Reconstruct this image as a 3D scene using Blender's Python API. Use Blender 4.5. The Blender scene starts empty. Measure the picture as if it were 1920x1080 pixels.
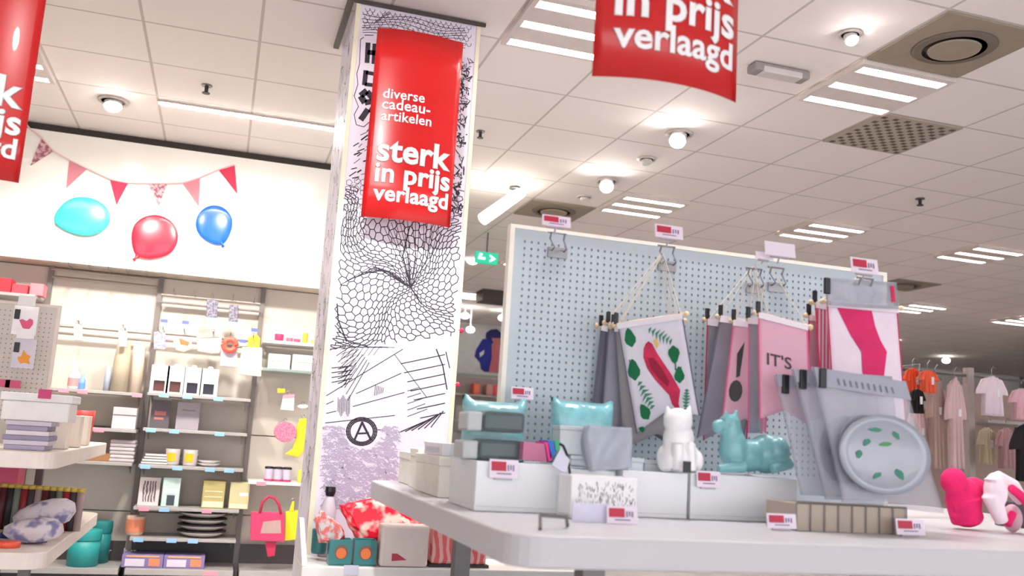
import bpy, bmesh, math, random
from mathutils import Vector, Matrix
from math import sin, cos, pi, radians
random.seed(7)
scene = bpy.context.scene
COL = scene.collection
EYE = 1.3                                    # camera height above the floor
# ---------------------------------------------------------------- camera
F_PX, PITCH, ROLL, YAW = 1747.35, 0.160856, 0.0617347, 0.293652
_fw = Vector((sin(YAW)*cos(PITCH), cos(YAW)*cos(PITCH), sin(PITCH)))
_r0 = Vector((cos(YAW), -sin(YAW), 0)); _u0 = _r0.cross(_fw)
_rt = _r0*cos(ROLL) + _u0*sin(ROLL); _up = -_r0*sin(ROLL) + _u0*cos(ROLL)
cam_data = bpy.data.cameras.new('camera'); cam = bpy.data.objects.new('camera', cam_data); COL.objects.link(cam)
mw = Matrix((( _rt.x, _up.x, -_fw.x, 0), (_rt.y, _up.y, -_fw.y, 0), (_rt.z, _up.z, -_fw.z, EYE), (0, 0, 0, 1)))
cam.matrix_world = mw
cam_data.sensor_width = 36; cam_data.lens = 36*F_PX/1920; cam_data.clip_end = 200; cam_data.clip_start = 0.02
cam_data.dof.use_dof = True; cam_data.dof.focus_distance = 4.6; cam_data.dof.aperture_fstop = 2.6   # the photo is softly focused, near things softest
scene.camera = cam
# ---------------------------------------------------------------- world, view, light levels
world = bpy.data.worlds.new('world'); scene.world = world; world.use_nodes = True
bg = world.node_tree.nodes['Background']; bg.inputs[0].default_value = (0.97, 0.96, 1.0, 1); bg.inputs[1].default_value = 0.85
scene.view_settings.view_transform = 'Standard'; scene.view_settings.look = 'None'
scene.view_settings.exposure = 1.78; scene.view_settings.gamma = 1; scene.view_settings.use_curve_mapping = False
scene.cycles.use_denoising = True
scene.cycles.max_bounces = 8; scene.cycles.transparent_max_bounces = 24
scene.cycles.sample_clamp_indirect = 6
LOUVRE_E, STRIP_E = 24, 26                   # emission of the louvre tubes and the long strip
def area_light(name, loc, sx, sy, power, col=(1, .95, .9), rot=(0, 0, 0)):
    l = bpy.data.lights.new(name, 'AREA'); l.shape = 'RECTANGLE'; l.size = sx; l.size_y = sy; l.energy = power; l.color = col
    o = bpy.data.objects.new(name, l); o.location = loc; o.rotation_euler = rot; COL.objects.link(o); return o
def spot_light(name, loc, target, power, size=60, col=(1, .95, .88), parent=None, rad=.05):
    l = bpy.data.lights.new(name, 'SPOT'); l.energy = power; l.spot_size = radians(size); l.spot_blend = .6; l.color = col; l.shadow_soft_size = rad
    o = bpy.data.objects.new(name, l); o.location = loc
    o.rotation_euler = (Vector(target)-Vector(loc)).to_track_quat('-Z', 'Y').to_euler(); COL.objects.link(o); return o
# ---------------------------------------------------------------- measuring helpers (pixel of the photo -> point on a real plane)
def ray(px, py): return _fw + _rt*((px-960)/F_PX) - _up*((py-540)/F_PX)
def W(px, py, Y):
    d = ray(px, py); d = d*(Y/d.y); return Vector((d.x, d.y, d.z+EYE))
def PZ(px, py, z):
    d = ray(px, py); d = d*((z-EYE)/d.z); return Vector((d.x, d.y, z))
# ---------------------------------------------------------------- materials
def lin(c): return tuple(((v/255)/12.92 if v/255 <= .04045 else ((v/255+.055)/1.055)**2.4) for v in c)
MATS = {}
def M(name, col, rough=.55, metal=0, noise=.04, emit=0, spec=.5, coat=0, scale=12, bump=0):
    if name in MATS: return MATS[name]
    m = bpy.data.materials.new(name); m.use_nodes = True; nt = m.node_tree; b = nt.nodes['Principled BSDF']
    c = lin(col); b.inputs['Roughness'].default_value = rough; b.inputs['Metallic'].default_value = metal
    b.inputs['Specular IOR Level'].default_value = spec; b.inputs['Coat Weight'].default_value = coat
    if emit:
        b.inputs['Base Color'].default_value = (*c, 1); b.inputs['Emission Color'].default_value = (*c, 1); b.inputs['Emission Strength'].default_value = emit
    else:
        tc = nt.nodes.new('ShaderNodeTexCoord'); n = nt.nodes.new('ShaderNodeTexNoise'); n.inputs['Scale'].default_value = scale; n.inputs['Detail'].default_value = 3
        r = nt.nodes.new('ShaderNodeValToRGB'); r.color_ramp.elements[0].position = .3; r.color_ramp.elements[1].position = .7
        r.color_ramp.elements[0].color = (*[v*(1-noise) for v in c], 1); r.color_ramp.elements[1].color = (*[min(1, v*(1+noise)) for v in c], 1)
        nt.links.new(tc.outputs['Object'], n.inputs['Vector']); nt.links.new(n.outputs['Fac'], r.inputs[0]); nt.links.new(r.outputs[0], b.inputs['Base Color'])
        if bump:
            bp = nt.nodes.new('ShaderNodeBump'); bp.inputs['Strength'].default_value = bump; bp.inputs['Distance'].default_value = .02
            nt.links.new(n.outputs['Fac'], bp.inputs['Height']); nt.links.new(bp.outputs[0], b.inputs['Normal'])
    MATS[name] = m; return m
def film(name, col, opac=.3, rough=.12):
    if name in MATS: return MATS[name]
    m = bpy.data.materials.new(name); m.use_nodes = True; nt = m.node_tree; nt.nodes.clear()
    o = nt.nodes.new('ShaderNodeOutputMaterial'); mx = nt.nodes.new('ShaderNodeMixShader'); t = nt.nodes.new('ShaderNodeBsdfTransparent')
    p = nt.nodes.new('ShaderNodeBsdfPrincipled'); p.inputs['Base Color'].default_value = (*lin(col), 1); p.inputs['Roughness'].default_value = rough
    n = nt.nodes.new('ShaderNodeTexNoise'); n.inputs['Scale'].default_value = 14; bp = nt.nodes.new('ShaderNodeBump'); bp.inputs['Strength'].default_value = .5; bp.inputs['Distance'].default_value = .02
    tc = nt.nodes.new('ShaderNodeTexCoord'); nt.links.new(tc.outputs['Object'], n.inputs['Vector'])
    nt.links.new(n.outputs['Fac'], bp.inputs['Height']); nt.links.new(bp.outputs[0], p.inputs['Normal'])
    mx.inputs[0].default_value = opac; nt.links.new(t.outputs[0], mx.inputs[1]); nt.links.new(p.outputs[0], mx.inputs[2]); nt.links.new(mx.outputs[0], o.inputs[0])
    MATS[name] = m; return m
def pattern(name, c1, c2, kind='wave', scale=30, rough=.6, thr=.5):
    if name in MATS: return MATS[name]
    m = bpy.data.materials.new(name); m.use_nodes = True; nt = m.node_tree; b = nt.nodes['Principled BSDF']; b.inputs['Roughness'].default_value = rough
    tc = nt.nodes.new('ShaderNodeTexCoord')
    if kind == 'wave': n = nt.nodes.new('ShaderNodeTexWave'); n.inputs['Distortion'].default_value = 6; n.inputs['Scale'].default_value = scale; out = n.outputs['Fac']
    elif kind == 'bands': n = nt.nodes.new('ShaderNodeTexWave'); n.inputs['Distortion'].default_value = 0; n.inputs['Scale'].default_value = scale; out = n.outputs['Fac']
    elif kind == 'noise': n = nt.nodes.new('ShaderNodeTexNoise'); n.inputs['Scale'].default_value = scale; out = n.outputs['Fac']
    else: n = nt.nodes.new('ShaderNodeTexVoronoi'); n.inputs['Scale'].default_value = scale; out = n.outputs['Distance']
    r = nt.nodes.new('ShaderNodeValToRGB'); r.color_ramp.elements[0].position = max(0, thr-.06); r.color_ramp.elements[1].position = min(1, thr+.06)
    r.color_ramp.elements[0].color = (*lin(c1), 1); r.color_ramp.elements[1].color = (*lin(c2), 1)
    nt.links.new(tc.outputs['Object'], n.inputs['Vector']); nt.links.new(out, r.inputs[0]); nt.links.new(r.outputs[0], b.inputs['Base Color'])
    MATS[name] = m; return m
WHITE = M('white_lacquer', (236, 234, 232), .4); WHITE2 = M('white_card', (240, 240, 240), .6); GREYM = M('grey_metal', (120, 116, 116), .4, .6)
DARKM = M('dark_metal', (60, 58, 60), .45, .5); BLACK = M('black_plastic', (22, 20, 24), .4); CREAM = M('cream_panel', (206, 198, 184), .6)
SHELF = M('shelf_grey', (176, 172, 170), .45, .2); RED = M('sale_red', (200, 8, 14), .28, spec=.5, noise=.02, coat=.3); PRINTW = M('print_white', (250, 248, 250), .5)
SIGNRED = M('tag_crimson', (186, 40, 70), .5); TEAL = M('teal_ceramic', (122, 182, 188), .3, coat=.3); LIL = M('lilac_card', (214, 212, 232), .5)
WOOD = M('pale_wood', (222, 200, 164), .6); CORD = M('cream_cord', (226, 218, 204), .8); GREYF = M('grey_cloth', (152, 152, 162), .9); PINKF = M('pink_cloth', (226, 176, 196), .9)
BLUETAG = M('blue_tag', (150, 196, 240), .5); PINKTAG = M('pink_tag', (226, 150, 170), .5); STEEL = M('steel_wire', (150, 150, 154), .3, .8); CHROME = M('chrome', (205, 205, 210), .18, .9)
# ---------------------------------------------------------------- mesh helpers
def bx(bm, x0, x1, y0, y1, z0, z1, mat=None):
    vs = [bm.verts.new(v) for v in ((x0,y0,z0),(x1,y0,z0),(x1,y1,z0),(x0,y1,z0),(x0,y0,z1),(x1,y0,z1),(x1,y1,z1),(x0,y1,z1))]
    if mat is not None:
        for v in vs: v.co = mat @ v.co
    for f in ((3,2,1,0),(4,5,6,7),(0,1,5,4),(1,2,6,5),(2,3,7,6),(3,0,4,7)): bm.faces.new([vs[i] for i in f])
    return bm
def box(*a, **k): return bx(bmesh.new(), *a, **k)
def tray(x0, x1, y0, y1, z0, z1, t=.01):
    bm = box(x0, x1, y0, y1, z0, z0+t)
    bx(bm, x0, x1, y0, y0+t, z0+t, z1); bx(bm, x0, x1, y1-t, y1, z0+t, z1); bx(bm, x0, x0+t, y0+t, y1-t, z0+t, z1); bx(bm, x1-t, x1, y0+t, y1-t, z0+t, z1)
    return bm
def tube(bm, pts, r, seg=8, closed=False, radii=None):
    pts = [Vector(p) for p in pts]; rings = []
    for i, p in enumerate(pts):
        a = pts[i-1] if (i > 0 or closed) else pts[i]; b = pts[(i+1) % len(pts)] if (i < len(pts)-1 or closed) else pts[i]
        t = (b-a).normalized() if (b-a).length > 1e-9 else Vector((0,0,1)); n = t.cross(Vector((0,0,1)))
        if n.length < .05: n = t.cross(Vector((1,0,0)))
        n.normalize(); c = t.cross(n); rr = radii[i] if radii else r
        rings.append([bm.verts.new(p + n*(rr*cos(2*pi*k/seg)) + c*(rr*sin(2*pi*k/seg))) for k in range(seg)])
    m = len(rings)
    for i in range(m if closed else m-1):
        A, B = rings[i], rings[(i+1) % m]
        for k in range(seg): bm.faces.new((A[k], A[(k+1)%seg], B[(k+1)%seg], B[k]))
    if not closed: bm.faces.new(rings[0][::-1]); bm.faces.new(rings[-1])
    return bm
def lathe(bm, prof, c, seg=24, sx=1, sy=1):
    c = Vector(c); rings = []
    for r, z in prof: rings.append([bm.verts.new((c.x+sx*r*cos(2*pi*k/seg), c.y+sy*r*sin(2*pi*k/seg), c.z+z)) for k in range(seg)])
    for A, B in zip(rings, rings[1:]):
        for k in range(seg): bm.faces.new((A[k], A[(k+1)%seg], B[(k+1)%seg], B[k]))
    bm.faces.new(rings[0][::-1]); bm.faces.new(rings[-1]); return bm
def ball(bm, c, rx, ry, rz, seg=20, rings=12, fn=None, rot=None):
    c = Vector(c); vs = []
    top = Vector((0,0,1)); bot = Vector((0,0,-1))
    def mk(v):
        v = Vector((v.x*rx, v.y*ry, v.z*rz))
        if fn: v = fn(v)
        if rot: v = rot @ v
        return bm.verts.new(v+c)
    T = mk(top); B = mk(bot); R = []
    for i in range(1, rings):
        a = pi*i/rings; R.append([mk(Vector((sin(a)*cos(2*pi*k/seg), sin(a)*sin(2*pi*k/seg), cos(a)))) for k in range(seg)])
    for k in range(seg): bm.faces.new((T, R[0][k], R[0][(k+1)%seg])); bm.faces.new((B, R[-1][(k+1)%seg], R[-1][k]))
    for A, Bb in zip(R, R[1:]):
        for k in range(seg): bm.faces.new((A[k], Bb[k], Bb[(k+1)%seg], A[(k+1)%seg]))
    return bm
def prism(bm, poly, fn, t0, t1):
    """extrude a 2D outline; fn(u, v, w) -> world"""
    n = len(poly); A = [bm.verts.new(fn(u, v, t0)) for u, v in poly]; B = [bm.verts.new(fn(u, v, t1)) for u, v in poly]
    bm.faces.new(A); bm.faces.new(B[::-1])
    for i in range(n): bm.faces.new((A[i], B[i], B[(i+1)%n], A[(i+1)%n]))
    return bm
def sheet(fn, nu, nv, th):
    """a cloth: grid fn(u,v)->Vector with real thickness"""
    bm = bmesh.new(); G = []
    P = [[fn(i/nu, j/nv) for i in range(nu+1)] for j in range(nv+1)]
    n = (P[0][-1]-P[0][0]).cross(P[-1][0]-P[0][0]).normalized()
    F = [[bm.verts.new(p + n*th/2) for p in row] for row in P]; K = [[bm.verts.new(p - n*th/2) for p in row] for row in P]
    for j in range(nv):
        for i in range(nu):
            bm.faces.new((F[j][i], F[j][i+1], F[j+1][i+1], F[j+1][i])); bm.faces.new((K[j][i], K[j+1][i], K[j+1][i+1], K[j][i+1]))
    for j in range(nv):
        bm.faces.new((F[j][0], F[j+1][0], K[j+1][0], K[j][0])); bm.faces.new((F[j][-1], K[j][-1], K[j+1][-1], F[j+1][-1]))
    for i in range(nu):
        bm.faces.new((F[0][i], K[0][i], K[0][i+1], F[0][i+1])); bm.faces.new((F[-1][i], F[-1][i+1], K[-1][i+1], K[-1][i]))
    return bm
def root_loc(o):
    while o.parent: o = o.parent
    return o.location
def part(name, bm, mat, parent=None, smooth=False, bevel=0, label=None, sub=0):
    me = bpy.data.meshes.new(name); bmesh.ops.recalc_face_normals(bm, faces=bm.faces)
    if parent is None:
        mn = [min(v.co[i] for v in bm.verts) for i in range(3)]; mxx = [max(v.co[i] for v in bm.verts) for i in range(3)]
        loc = Vector(((mn[0]+mxx[0])/2, (mn[1]+mxx[1])/2, mn[2]))
    else: loc = root_loc(parent)
    for v in bm.verts: v.co -= loc
    bm.to_mesh(me); bm.free()
    if smooth:
        for p in me.polygons: p.use_smooth = True
    me.materials.append(mat); o = bpy.data.objects.new(name, me); COL.objects.link(o)
    if parent is None: o.location = loc
    else: o.parent = parent
    if bevel:
        b = o.modifiers.new('bevel', 'BEVEL'); b.width = bevel; b.segments = 2; b.limit_method = 'ANGLE'
    if sub: s = o.modifiers.new('sub', 'SUBSURF'); s.levels = sub; s.render_levels = sub
    if label: o['label'] = label
    return o
def tag(o, label, cat, group=None, kind=None):
    if label: o['label'] = label
    if cat: o['category'] = cat
    if group: o['group'] = group
    if kind: o['kind'] = kind
    return o
def thing(name, loc, label, cat, group=None):
    o = bpy.data.objects.new(name, None); o.empty_display_size = .05; COL.objects.link(o); o.location = loc
    return tag(o, label, cat, group)
def struct(name, bm, mat, **k):
    o = part(name, bm, mat, **k); o['kind'] = 'structure'; return o
def dup(root, loc, label, group=None, rotz=0, scale=1):
    def cp(o, par):
        c = o.copy(); COL.objects.link(c)
        if par: c.parent = par
        for ch in o.children: cp(ch, c)
        return c
    r = cp(root, None); r.location = loc; r.rotation_euler = (0, 0, rotz); r['label'] = label; r.scale = (scale,)*3
    if group: r['group'] = group
    return r
def text_mesh(s, width, height=None, bold=.02):
    """letters as a mesh in (x right, y up) starting at 0,0, scaled to the given width"""
    cu = bpy.data.curves.new('t', 'FONT'); cu.body = s; cu.bevel_depth = max(bold, .004); cu.bevel_resolution = 0; cu.resolution_u = 3; cu.size = 1; cu.space_character = 1.02
    ob = bpy.data.objects.new('t', cu); COL.objects.link(ob); dg = bpy.context.evaluated_depsgraph_get()
    me = bpy.data.meshes.new_from_object(ob.evaluated_get(dg)); bpy.data.objects.remove(ob); bpy.data.curves.remove(cu)
    bm = bmesh.new(); bm.from_mesh(me); bpy.data.meshes.remove(me)
    x0 = min(v.co.x for v in bm.verts); x1 = max(v.co.x for v in bm.verts); s1 = width/(x1-x0); s2 = s1
    if height: s2 = height/(max(v.co.y for v in bm.verts))
    zm = max(abs(v.co.z) for v in bm.verts) or 1
    for v in bm.verts: v.co = Vector(((v.co.x-x0)*s1, v.co.y*s2, v.co.z/zm))
    return bm
def place_text(bm, fn, th=.0012):
    for v in bm.verts: v.co = fn(v.co.x, v.co.y, th*(1+v.co.z)/2)
    return bm

# ================================================================= THE ROOM
CEIL = EYE+2.07
# ceiling with a 0.6 m tile grid drawn by its T-bars
def ceiling_mat():
    m = bpy.data.materials.new('ceiling_tiles'); m.use_nodes = True; nt = m.node_tree; b = nt.nodes['Principled BSDF']; L = nt.links
    tc = nt.nodes.new('ShaderNodeNewGeometry'); sp = nt.nodes.new('ShaderNodeSeparateXYZ'); L.new(tc.outputs['Position'], sp.inputs[0])
    outs = []
    for ax, off in (('X', 0.0), ('Y', .27)):
        a = nt.nodes.new('ShaderNodeMath'); a.operation = 'SUBTRACT'; a.inputs[1].default_value = off-60; L.new(sp.outputs[ax], a.inputs[0])
        f = nt.nodes.new('ShaderNodeMath'); f.operation = 'PINGPONG'; f.inputs[1].default_value = .3; L.new(a.outputs[0], f.inputs[0])
        c = nt.nodes.new('ShaderNodeMath'); c.operation = 'LESS_THAN'; c.inputs[1].default_value = .008; L.new(f.outputs[0], c.inputs[0]); outs.append(c)
    mx = nt.nodes.new('ShaderNodeMath'); mx.operation = 'MAXIMUM'; L.new(outs[0].outputs[0], mx.inputs[0]); L.new(outs[1].outputs[0], mx.inputs[1])
    mix = nt.nodes.new('ShaderNodeMix'); mix.data_type = 'RGBA'; mix.inputs[6].default_value = (*lin((238, 230, 226)), 1); mix.inputs[7].default_value = (*lin((198, 188, 182)), 1)
    L.new(mx.outputs[0], mix.inputs[0]); L.new(mix.outputs[2], b.inputs['Base Color']); b.inputs['Roughness'].default_value = .85
    n = nt.nodes.new('ShaderNodeTexNoise'); n.inputs['Scale'].default_value = 120; bp = nt.nodes.new('ShaderNodeBump'); bp.inputs['Strength'].default_value = .15; bp.inputs['Distance'].default_value = .003
    L.new(tc.outputs['Position'], n.inputs['Vector']); L.new(n.outputs['Fac'], bp.inputs['Height']); L.new(bp.outputs[0], b.inputs['Normal'])
    return m
struct('ceiling', box(-7, 22, -6, 18, CEIL, CEIL+.1), ceiling_mat())
struct('floor', box(-7, 22, -6, 18, -.1, 0), M('floor_vinyl', (208, 206, 206), .4, noise=.05, scale=2))
struct('wall_back', box(-7, 1.3, 7.62, 7.75, 0, CEIL), CREAM)
struct('wall_left', box(-7.1, -7, -6, 18, 0, CEIL), CREAM)
struct('wall_far', box(1.3, 22, 16.6, 16.75, 0, CEIL), M('far_wall_white', (226, 226, 222), .7))
struct('wall_light_block', box(17, 17.1, -6, 16.6, 0, CEIL), M('wall_taupe', (150, 128, 120), .8))  # added out of view to cut ambient light from the right
struct('wall_side', box(1.2, 1.3, 7.75, 16.6, 0, CEIL), CREAM)
# white glossy fascia above the wall shelving
FY = 7.28; FZ0, FZ1 = EYE+1.062, CEIL-.055
fas = struct('wall_fascia', box(-7, 1.29, FY, FY+.05, FZ0, FZ1), M('fascia_gloss', (240, 238, 232), .16, noise=.01, coat=.5))
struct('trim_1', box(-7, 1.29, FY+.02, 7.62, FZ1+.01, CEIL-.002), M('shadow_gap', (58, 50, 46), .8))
struct('trim_2', box(-7, 1.29, FY+.05, 7.62, FZ0, FZ0+.02), M('soffit', (196, 186, 172), .7))

# ---- pillar with line drawing
PY = 4.335; PX0, PX1 = .437, 1.052
pil = struct('pillar', box(PX0, PX1, PY, PY+.62, 0, CEIL-.002), M('pillar_paper', (236, 230, 244), .45, noise=.015, scale=3))
tag(pil, 'white square pillar papered with black line doodles', 'pillar')
pil['kind'] = 'structure'
def edge_strip(x0, x1, y0, y1, m): return part('corner_strip', box(x0, x1, y0, y1, .02, CEIL-.01), m, pil)
edge_strip(PX0-.006, PX0+.016, PY-.006, PY+.02, M('corner_strip_cream', (238, 232, 206), .35)); edge_strip(PX1-.012, PX1+.008, PY-.006, PY+.02, MATS['corner_strip_cream'])
bm = box(PX0-.05, PX1+.03, PY-.02, PY-.006, CEIL-.02, CEIL-.004); bx(bm, PX0-.05, PX0-.02, PY-.006, PY+.6, CEIL-.02, CEIL-.004)
part('top_frame', bm, M('frame_dark', (74, 66, 62), .5), pil)
INK = M('ink_line', (42, 34, 50), .6, noise=.05); INKL = M('ink_pale', (186, 174, 200), .6)
class Ink:
    def __init__(s, y=PY): s.bm = bmesh.new(); s.y = y; s.n = 0
    def seg(s, a, b, w=.0026):           # a, b in face metres (x, z)
        for p in (a, b):
            if not (PX0+.02 < p[0] < PX1-.014 and .3 < p[1] < CEIL-.025): return
        d = Vector((b[0]-a[0], b[1]-a[1]));
        if d.length < 1e-4: return
        n = Vector((-d.y, d.x)).normalized()*w/2; e = d.normalized()*w*.3; y = s.y-.0008-.000004*(s.n % 60); s.n += 1
        q = [(a[0]-e.x+n.x, a[1]-e.y+n.y), (b[0]+e.x+n.x, b[1]+e.y+n.y), (b[0]+e.x-n.x, b[1]+e.y-n.y), (a[0]-e.x-n.x, a[1]-e.y-n.y)]
        s.bm.faces.new([s.bm.verts.new((u, y, v)) for u, v in q])
    def line(s, pts, w=.0026, closed=False):
        P = [f2(p) for p in pts]
        if closed: P.append(P[0])
        for a, b in zip(P, P[1:]): s.seg(a, b, w)
    def poly(s, pts):
        P = [f2(p) for p in pts]
        s.bm.faces.new([s.bm.verts.new((u, s.y-.0015, v)) for u, v in P])
def f2(p): w = W(p[0], p[1], PY); return (w.x, w.z)
ink = Ink(); R = random.Random(3)
# radiating net of cells
def net(cx, cy, n, r0, g, rings, keep, w=.0024, sq=1.0, ph=0, jit=.22):
    V = {}
    for i in range(rings+1):
        r = r0*(g**i)
        for j in range(n):
            a = 2*pi*(j + .5*(i % 2))/n + ph + R.uniform(-jit, jit)*2*pi/n*.6; rr = r*(1+R.uniform(-.05, .05))*(1+.22*sin(3*a+cx)+.14*sin(5*a+1))
            V[i, j] = (cx+rr*cos(a), cy+rr*sin(a)*sq)
    for i in range(rings+1):
        for j in range(n):
            q = V[i, j]
            if not keep(q): continue
            if i < rings:
                # bricks: each node joins two nodes of the next ring -> diamonds/cells
                k = j if i % 2 == 0 else (j+1) % n
                for kk in (j, (j-1) % n if i % 2 == 0 else (j+1) % n):
                    if keep(V[i+1, kk]):
                        m = ((q[0]+V[i+1, kk][0])/2+R.uniform(-2, 2), (q[1]+V[i+1, kk][1])/2+R.uniform(-2, 2)); ink.line([q, m, V[i+1, kk]], w)
def hexnet(region, cell, cx, cy, w, seed):
    """honeycomb warped so that its cells shrink and stretch towards (cx, cy)"""
    rr = random.Random(seed); J = {}
    def warp(x, y):
        dx, dy = x-cx, y-cy; r = math.hypot(dx, dy)+1e-6; a = math.atan2(dy, dx); k = (r/150)**.38 if r < 150 else 1; a += .18*sin(r/26)+.12*sin(4*a)
        key = (round(x, 1), round(y, 1))
        if key not in J: J[key] = (rr.uniform(-1, 1)*cell*.22, rr.uniform(-1, 1)*cell*.22)
        f = min(1, r/60); return (cx+r*k*cos(a)+J[key][0]*f, cy+r*k*sin(a)*.98+J[key][1]*f)
    h = cell*3**.5/2; nx = int(420/(1.5*cell)); ny = int(520/(2*h))
    for i in range(-nx, nx):
        for j in range(-ny, ny):
            ox = cx+i*1.5*cell; oy = cy+(j*2+(i % 2))*h
            P = [warp(ox+cell*cos(k*pi/3), oy+cell*sin(k*pi/3)) for k in (0, 1, 2, 3)]
            for A, B2 in zip(P, P[1:]):
                if region(A) and region(B2): ink.line([A, B2], w)
kA = lambda p: 350 < p[1] < 655-.12*(p[0]-640) and 616 < p[0] < 872 and not (672 < p[0] < 848 and p[1] < 405)
hexnet(kA, 7.2, 770, 540, .0042, 5)
for k in range(16):
    a = -pi*.62+k*.07; ink.line([(770, 540), (770+60*cos(a)+R.uniform(-5, 5), 540+60*sin(a)), (770+110*cos(a-.1), 540+130*sin(a-.1))], .003)
for k in range(8): ink.line([(770+R.uniform(-4, 4), 540), (740-k*6, 512-k*2), (700-k*9, 500+k*5)], .003)
ink.line([(768, 425), (755, 480), (772, 542), (790, 570)], .006); ink.line([(632, 570), (634, 600), (650, 640)], .006); ink.line([(628, 610), (655, 642), (690, 650)], .004)
# left border cells between net and letters, dashed hatching
for r in range(10):
    for c in range(5):
        x, y = 652+c*11+R.uniform(-4, 4)-(r*.6), 250+r*11+R.uniform(-4, 4)
        if R.random() < .8: ink.line([(x, y), (x+R.uniform(5, 13), y-R.uniform(2, 9))], R.choice((.003, .005, .007)))
for r in range(11):
    for c in range(4):
        x, y = 643+c*12+R.uniform(-3, 3), 340+r*12+R.uniform(-3, 3); q = [(x+6*cos(t), y+6*sin(t)) for t in (0, 1.2, 2.5, 3.8, 5)]; ink.line(q, .0022, True)
# right border scribbles
for k in range(120):
    x = R.uniform(852, 872); y = R.uniform(110, 408)
    if y > 408 and x < 850: continue
    x -= (y-200)*.055-5; ink.line([(x, y), (x+R.uniform(-7, 7), y+R.uniform(-12, 12)), (x+R.uniform(-7, 7), y+R.uniform(-8, 8))], R.choice((.003, .004, .006)))
for k in range(12): ink.line([(858+3*cos(k), 362+4*sin(k)), (858-3*cos(k), 362-4*sin(k))], .007)
# waves and scales at the top
for k in range(7):
    o = k*6.5; ink.line([(668+x*12, 22+o+5*sin(x*.55+k*.5)+x*1.8) for x in range(18)], .003)
for r in range(5):
    for c in range(22):
        x, y = 675+c*9.5+(r % 2)*5, 14+r*8+c*1.7; 
        if R.random() < .75: ink.line([(x, y), (x+3, y+6), (x+8, y+5), (x+9, y)], .0024)
for k in range(5): ink.line([(700+k*3, 45-k*4), (730, 25-k*3), (780, 22-k*3), (845, 42-k*3), (885, 80-k*4)], .003)
# black letters down the left edge, running behind the sale poster
def quadstroke(a, b, w):
    d = Vector((b[0]-a[0], b[1]-a[1])).normalized(); n = Vector((-d.y, d.x))*w/2
    ink.poly([(a[0]+n.x, a[1]+n.y), (b[0]+n.x, b[1]+n.y), (b[0]-n.x, b[1]-n.y), (a[0]-n.x, a[1]-n.y)])
for a, b, w in (((690, 80), (688, 118), 9), ((689, 98), (706, 100), 9), ((703, 82), (701, 120), 9), ((686, 132), (683, 160), 9), ((686, 136), (702, 139), 7), ((684, 158), (700, 160), 7),
                ((676, 180), (688, 170), 12), ((676, 180), (684, 193), 12), ((688, 172), (700, 186), 11), ((684, 193), (698, 190), 10), ((690, 205), (676, 225), 11), ((692, 205), (706, 212), 10)): quadstroke(a, b, w)
ink.line([(682, 70), (676, 74), (674, 120), (669, 138), (671, 158), (664, 180), (672, 200), (664, 215), (668, 234), (682, 238), (696, 226)], .0035)
ink.line([(684, 66), (700, 66)], .004)
# hatching fans below the net
for k in range(9): ink.line([(628+k*3, 655+k*12), (660+k*4, 640+k*5)], .0032) ; ink.line([(640, 655+k*9), (668, 650+k*5)], .0024)
for k in range(7): ink.line([(640+k*10, 672-k*1), (652+k*10, 650), (668+k*12, 652)], .0022)
for k in range(4):
    for j in range(3): ink.line([(622+j*12, 690+k*9+j*2), (660-j*4, 686+k*8)], .004)
for (a, b) in (((612, 742), (755, 655)), ((612, 722), (700, 664)), ((668, 738), (752, 700)), ((662, 762), (758, 736)), ((610, 793), (740, 779)), ((612, 758), (625, 752)), ((612, 775), (630, 771)), ((705, 806), (730, 806)), ((612, 702), (660, 680))): ink.line([a, b], .0036)
for k in range(12): ink.line([(634+k*2, 745+4*sin(k)), (633+k*2, 776-5*cos(k))], .0024)
for k in range(6): ink.line([(704+k*3, 722+k), (702+k*3, 742-k)], .0026)
for k in range(7):
    y = 682+k*17; ink.line([(752+k*6, y-6*0), (838-k*0-4, y-17+k*1.2)], .0045); 
ink.line([(818, 655), (830, 685), (838, 730), (842, 790)], .006); ink.line([(836, 660), (843, 690)], .005)
ink.line([(740, 665), (770, 705), (800, 745)], .003)
for k in range(6): ink.line([(748+k*12, 811-k*2), (806+k*5, 786-k*3)], .005)
for k in range(5): ink.line([(764, 733+k*12), (785+k*4, 727+k*10)], .003)
# circled letter A
for k in range(26):
    a = k*2*pi/26
    for rr in (22, 25, 28): ink.line([(678+rr*cos(a)*1.02, 809+rr*sin(a)*.93), (678+rr*cos(a+.26), 809+rr*sin(a+.26)*.93)], .006)
ink.line([(665, 824), (679, 792), (695, 824)], .010); ink.line([(670, 813), (691, 812)], .008)
part('line_drawing', ink.bm, INK, pil, label='black ink doodles of net cells, hatching and letters')
ink2 = Ink(PY-.0002); ink = ink2
for k in range(1500):
    x, y = R.uniform(600, 740), R.uniform(800, 955); 
    if (x-678)**2+(y-809)**2 < 36**2: continue
    a = R.uniform(-.9, .2); l = R.uniform(5, 14); ink.line([(x, y), (x+l*.5*cos(a), y+l*.5*sin(a)+R.uniform(-2, 2)), (x+l*cos(a+.6), y+l*sin(a+.6))], R.choice((.002, .004, .005)))
part('crumple_drawing', ink2.bm, INKL, pil, label='pale lilac crumpled texture drawn on the lower pillar')

bm = bmesh.new()
for k in range(170):
    y = R.uniform(PY+.03, PY+.58); z = R.uniform(.9, CEIL-.1)
    for _ in range(3):
        y2 = min(PY+.6, max(PY+.02, y+R.uniform(-.06, .06))); z2 = z+R.uniform(-.07, .07); n = Vector((0, z2-z, y-y2)).normalized()*.002
        x = PX0-.0012-.000005*k; bm.faces.new([bm.verts.new(v) for v in (Vector((x, y, z))+n, Vector((x, y2, z2))+n, Vector((x, y2, z2))-n, Vector((x, y, z))-n)]); y, z = y2, z2
part('side_drawing', bm, INK, pil, label='black ink scribbles on the pillar side')
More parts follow.
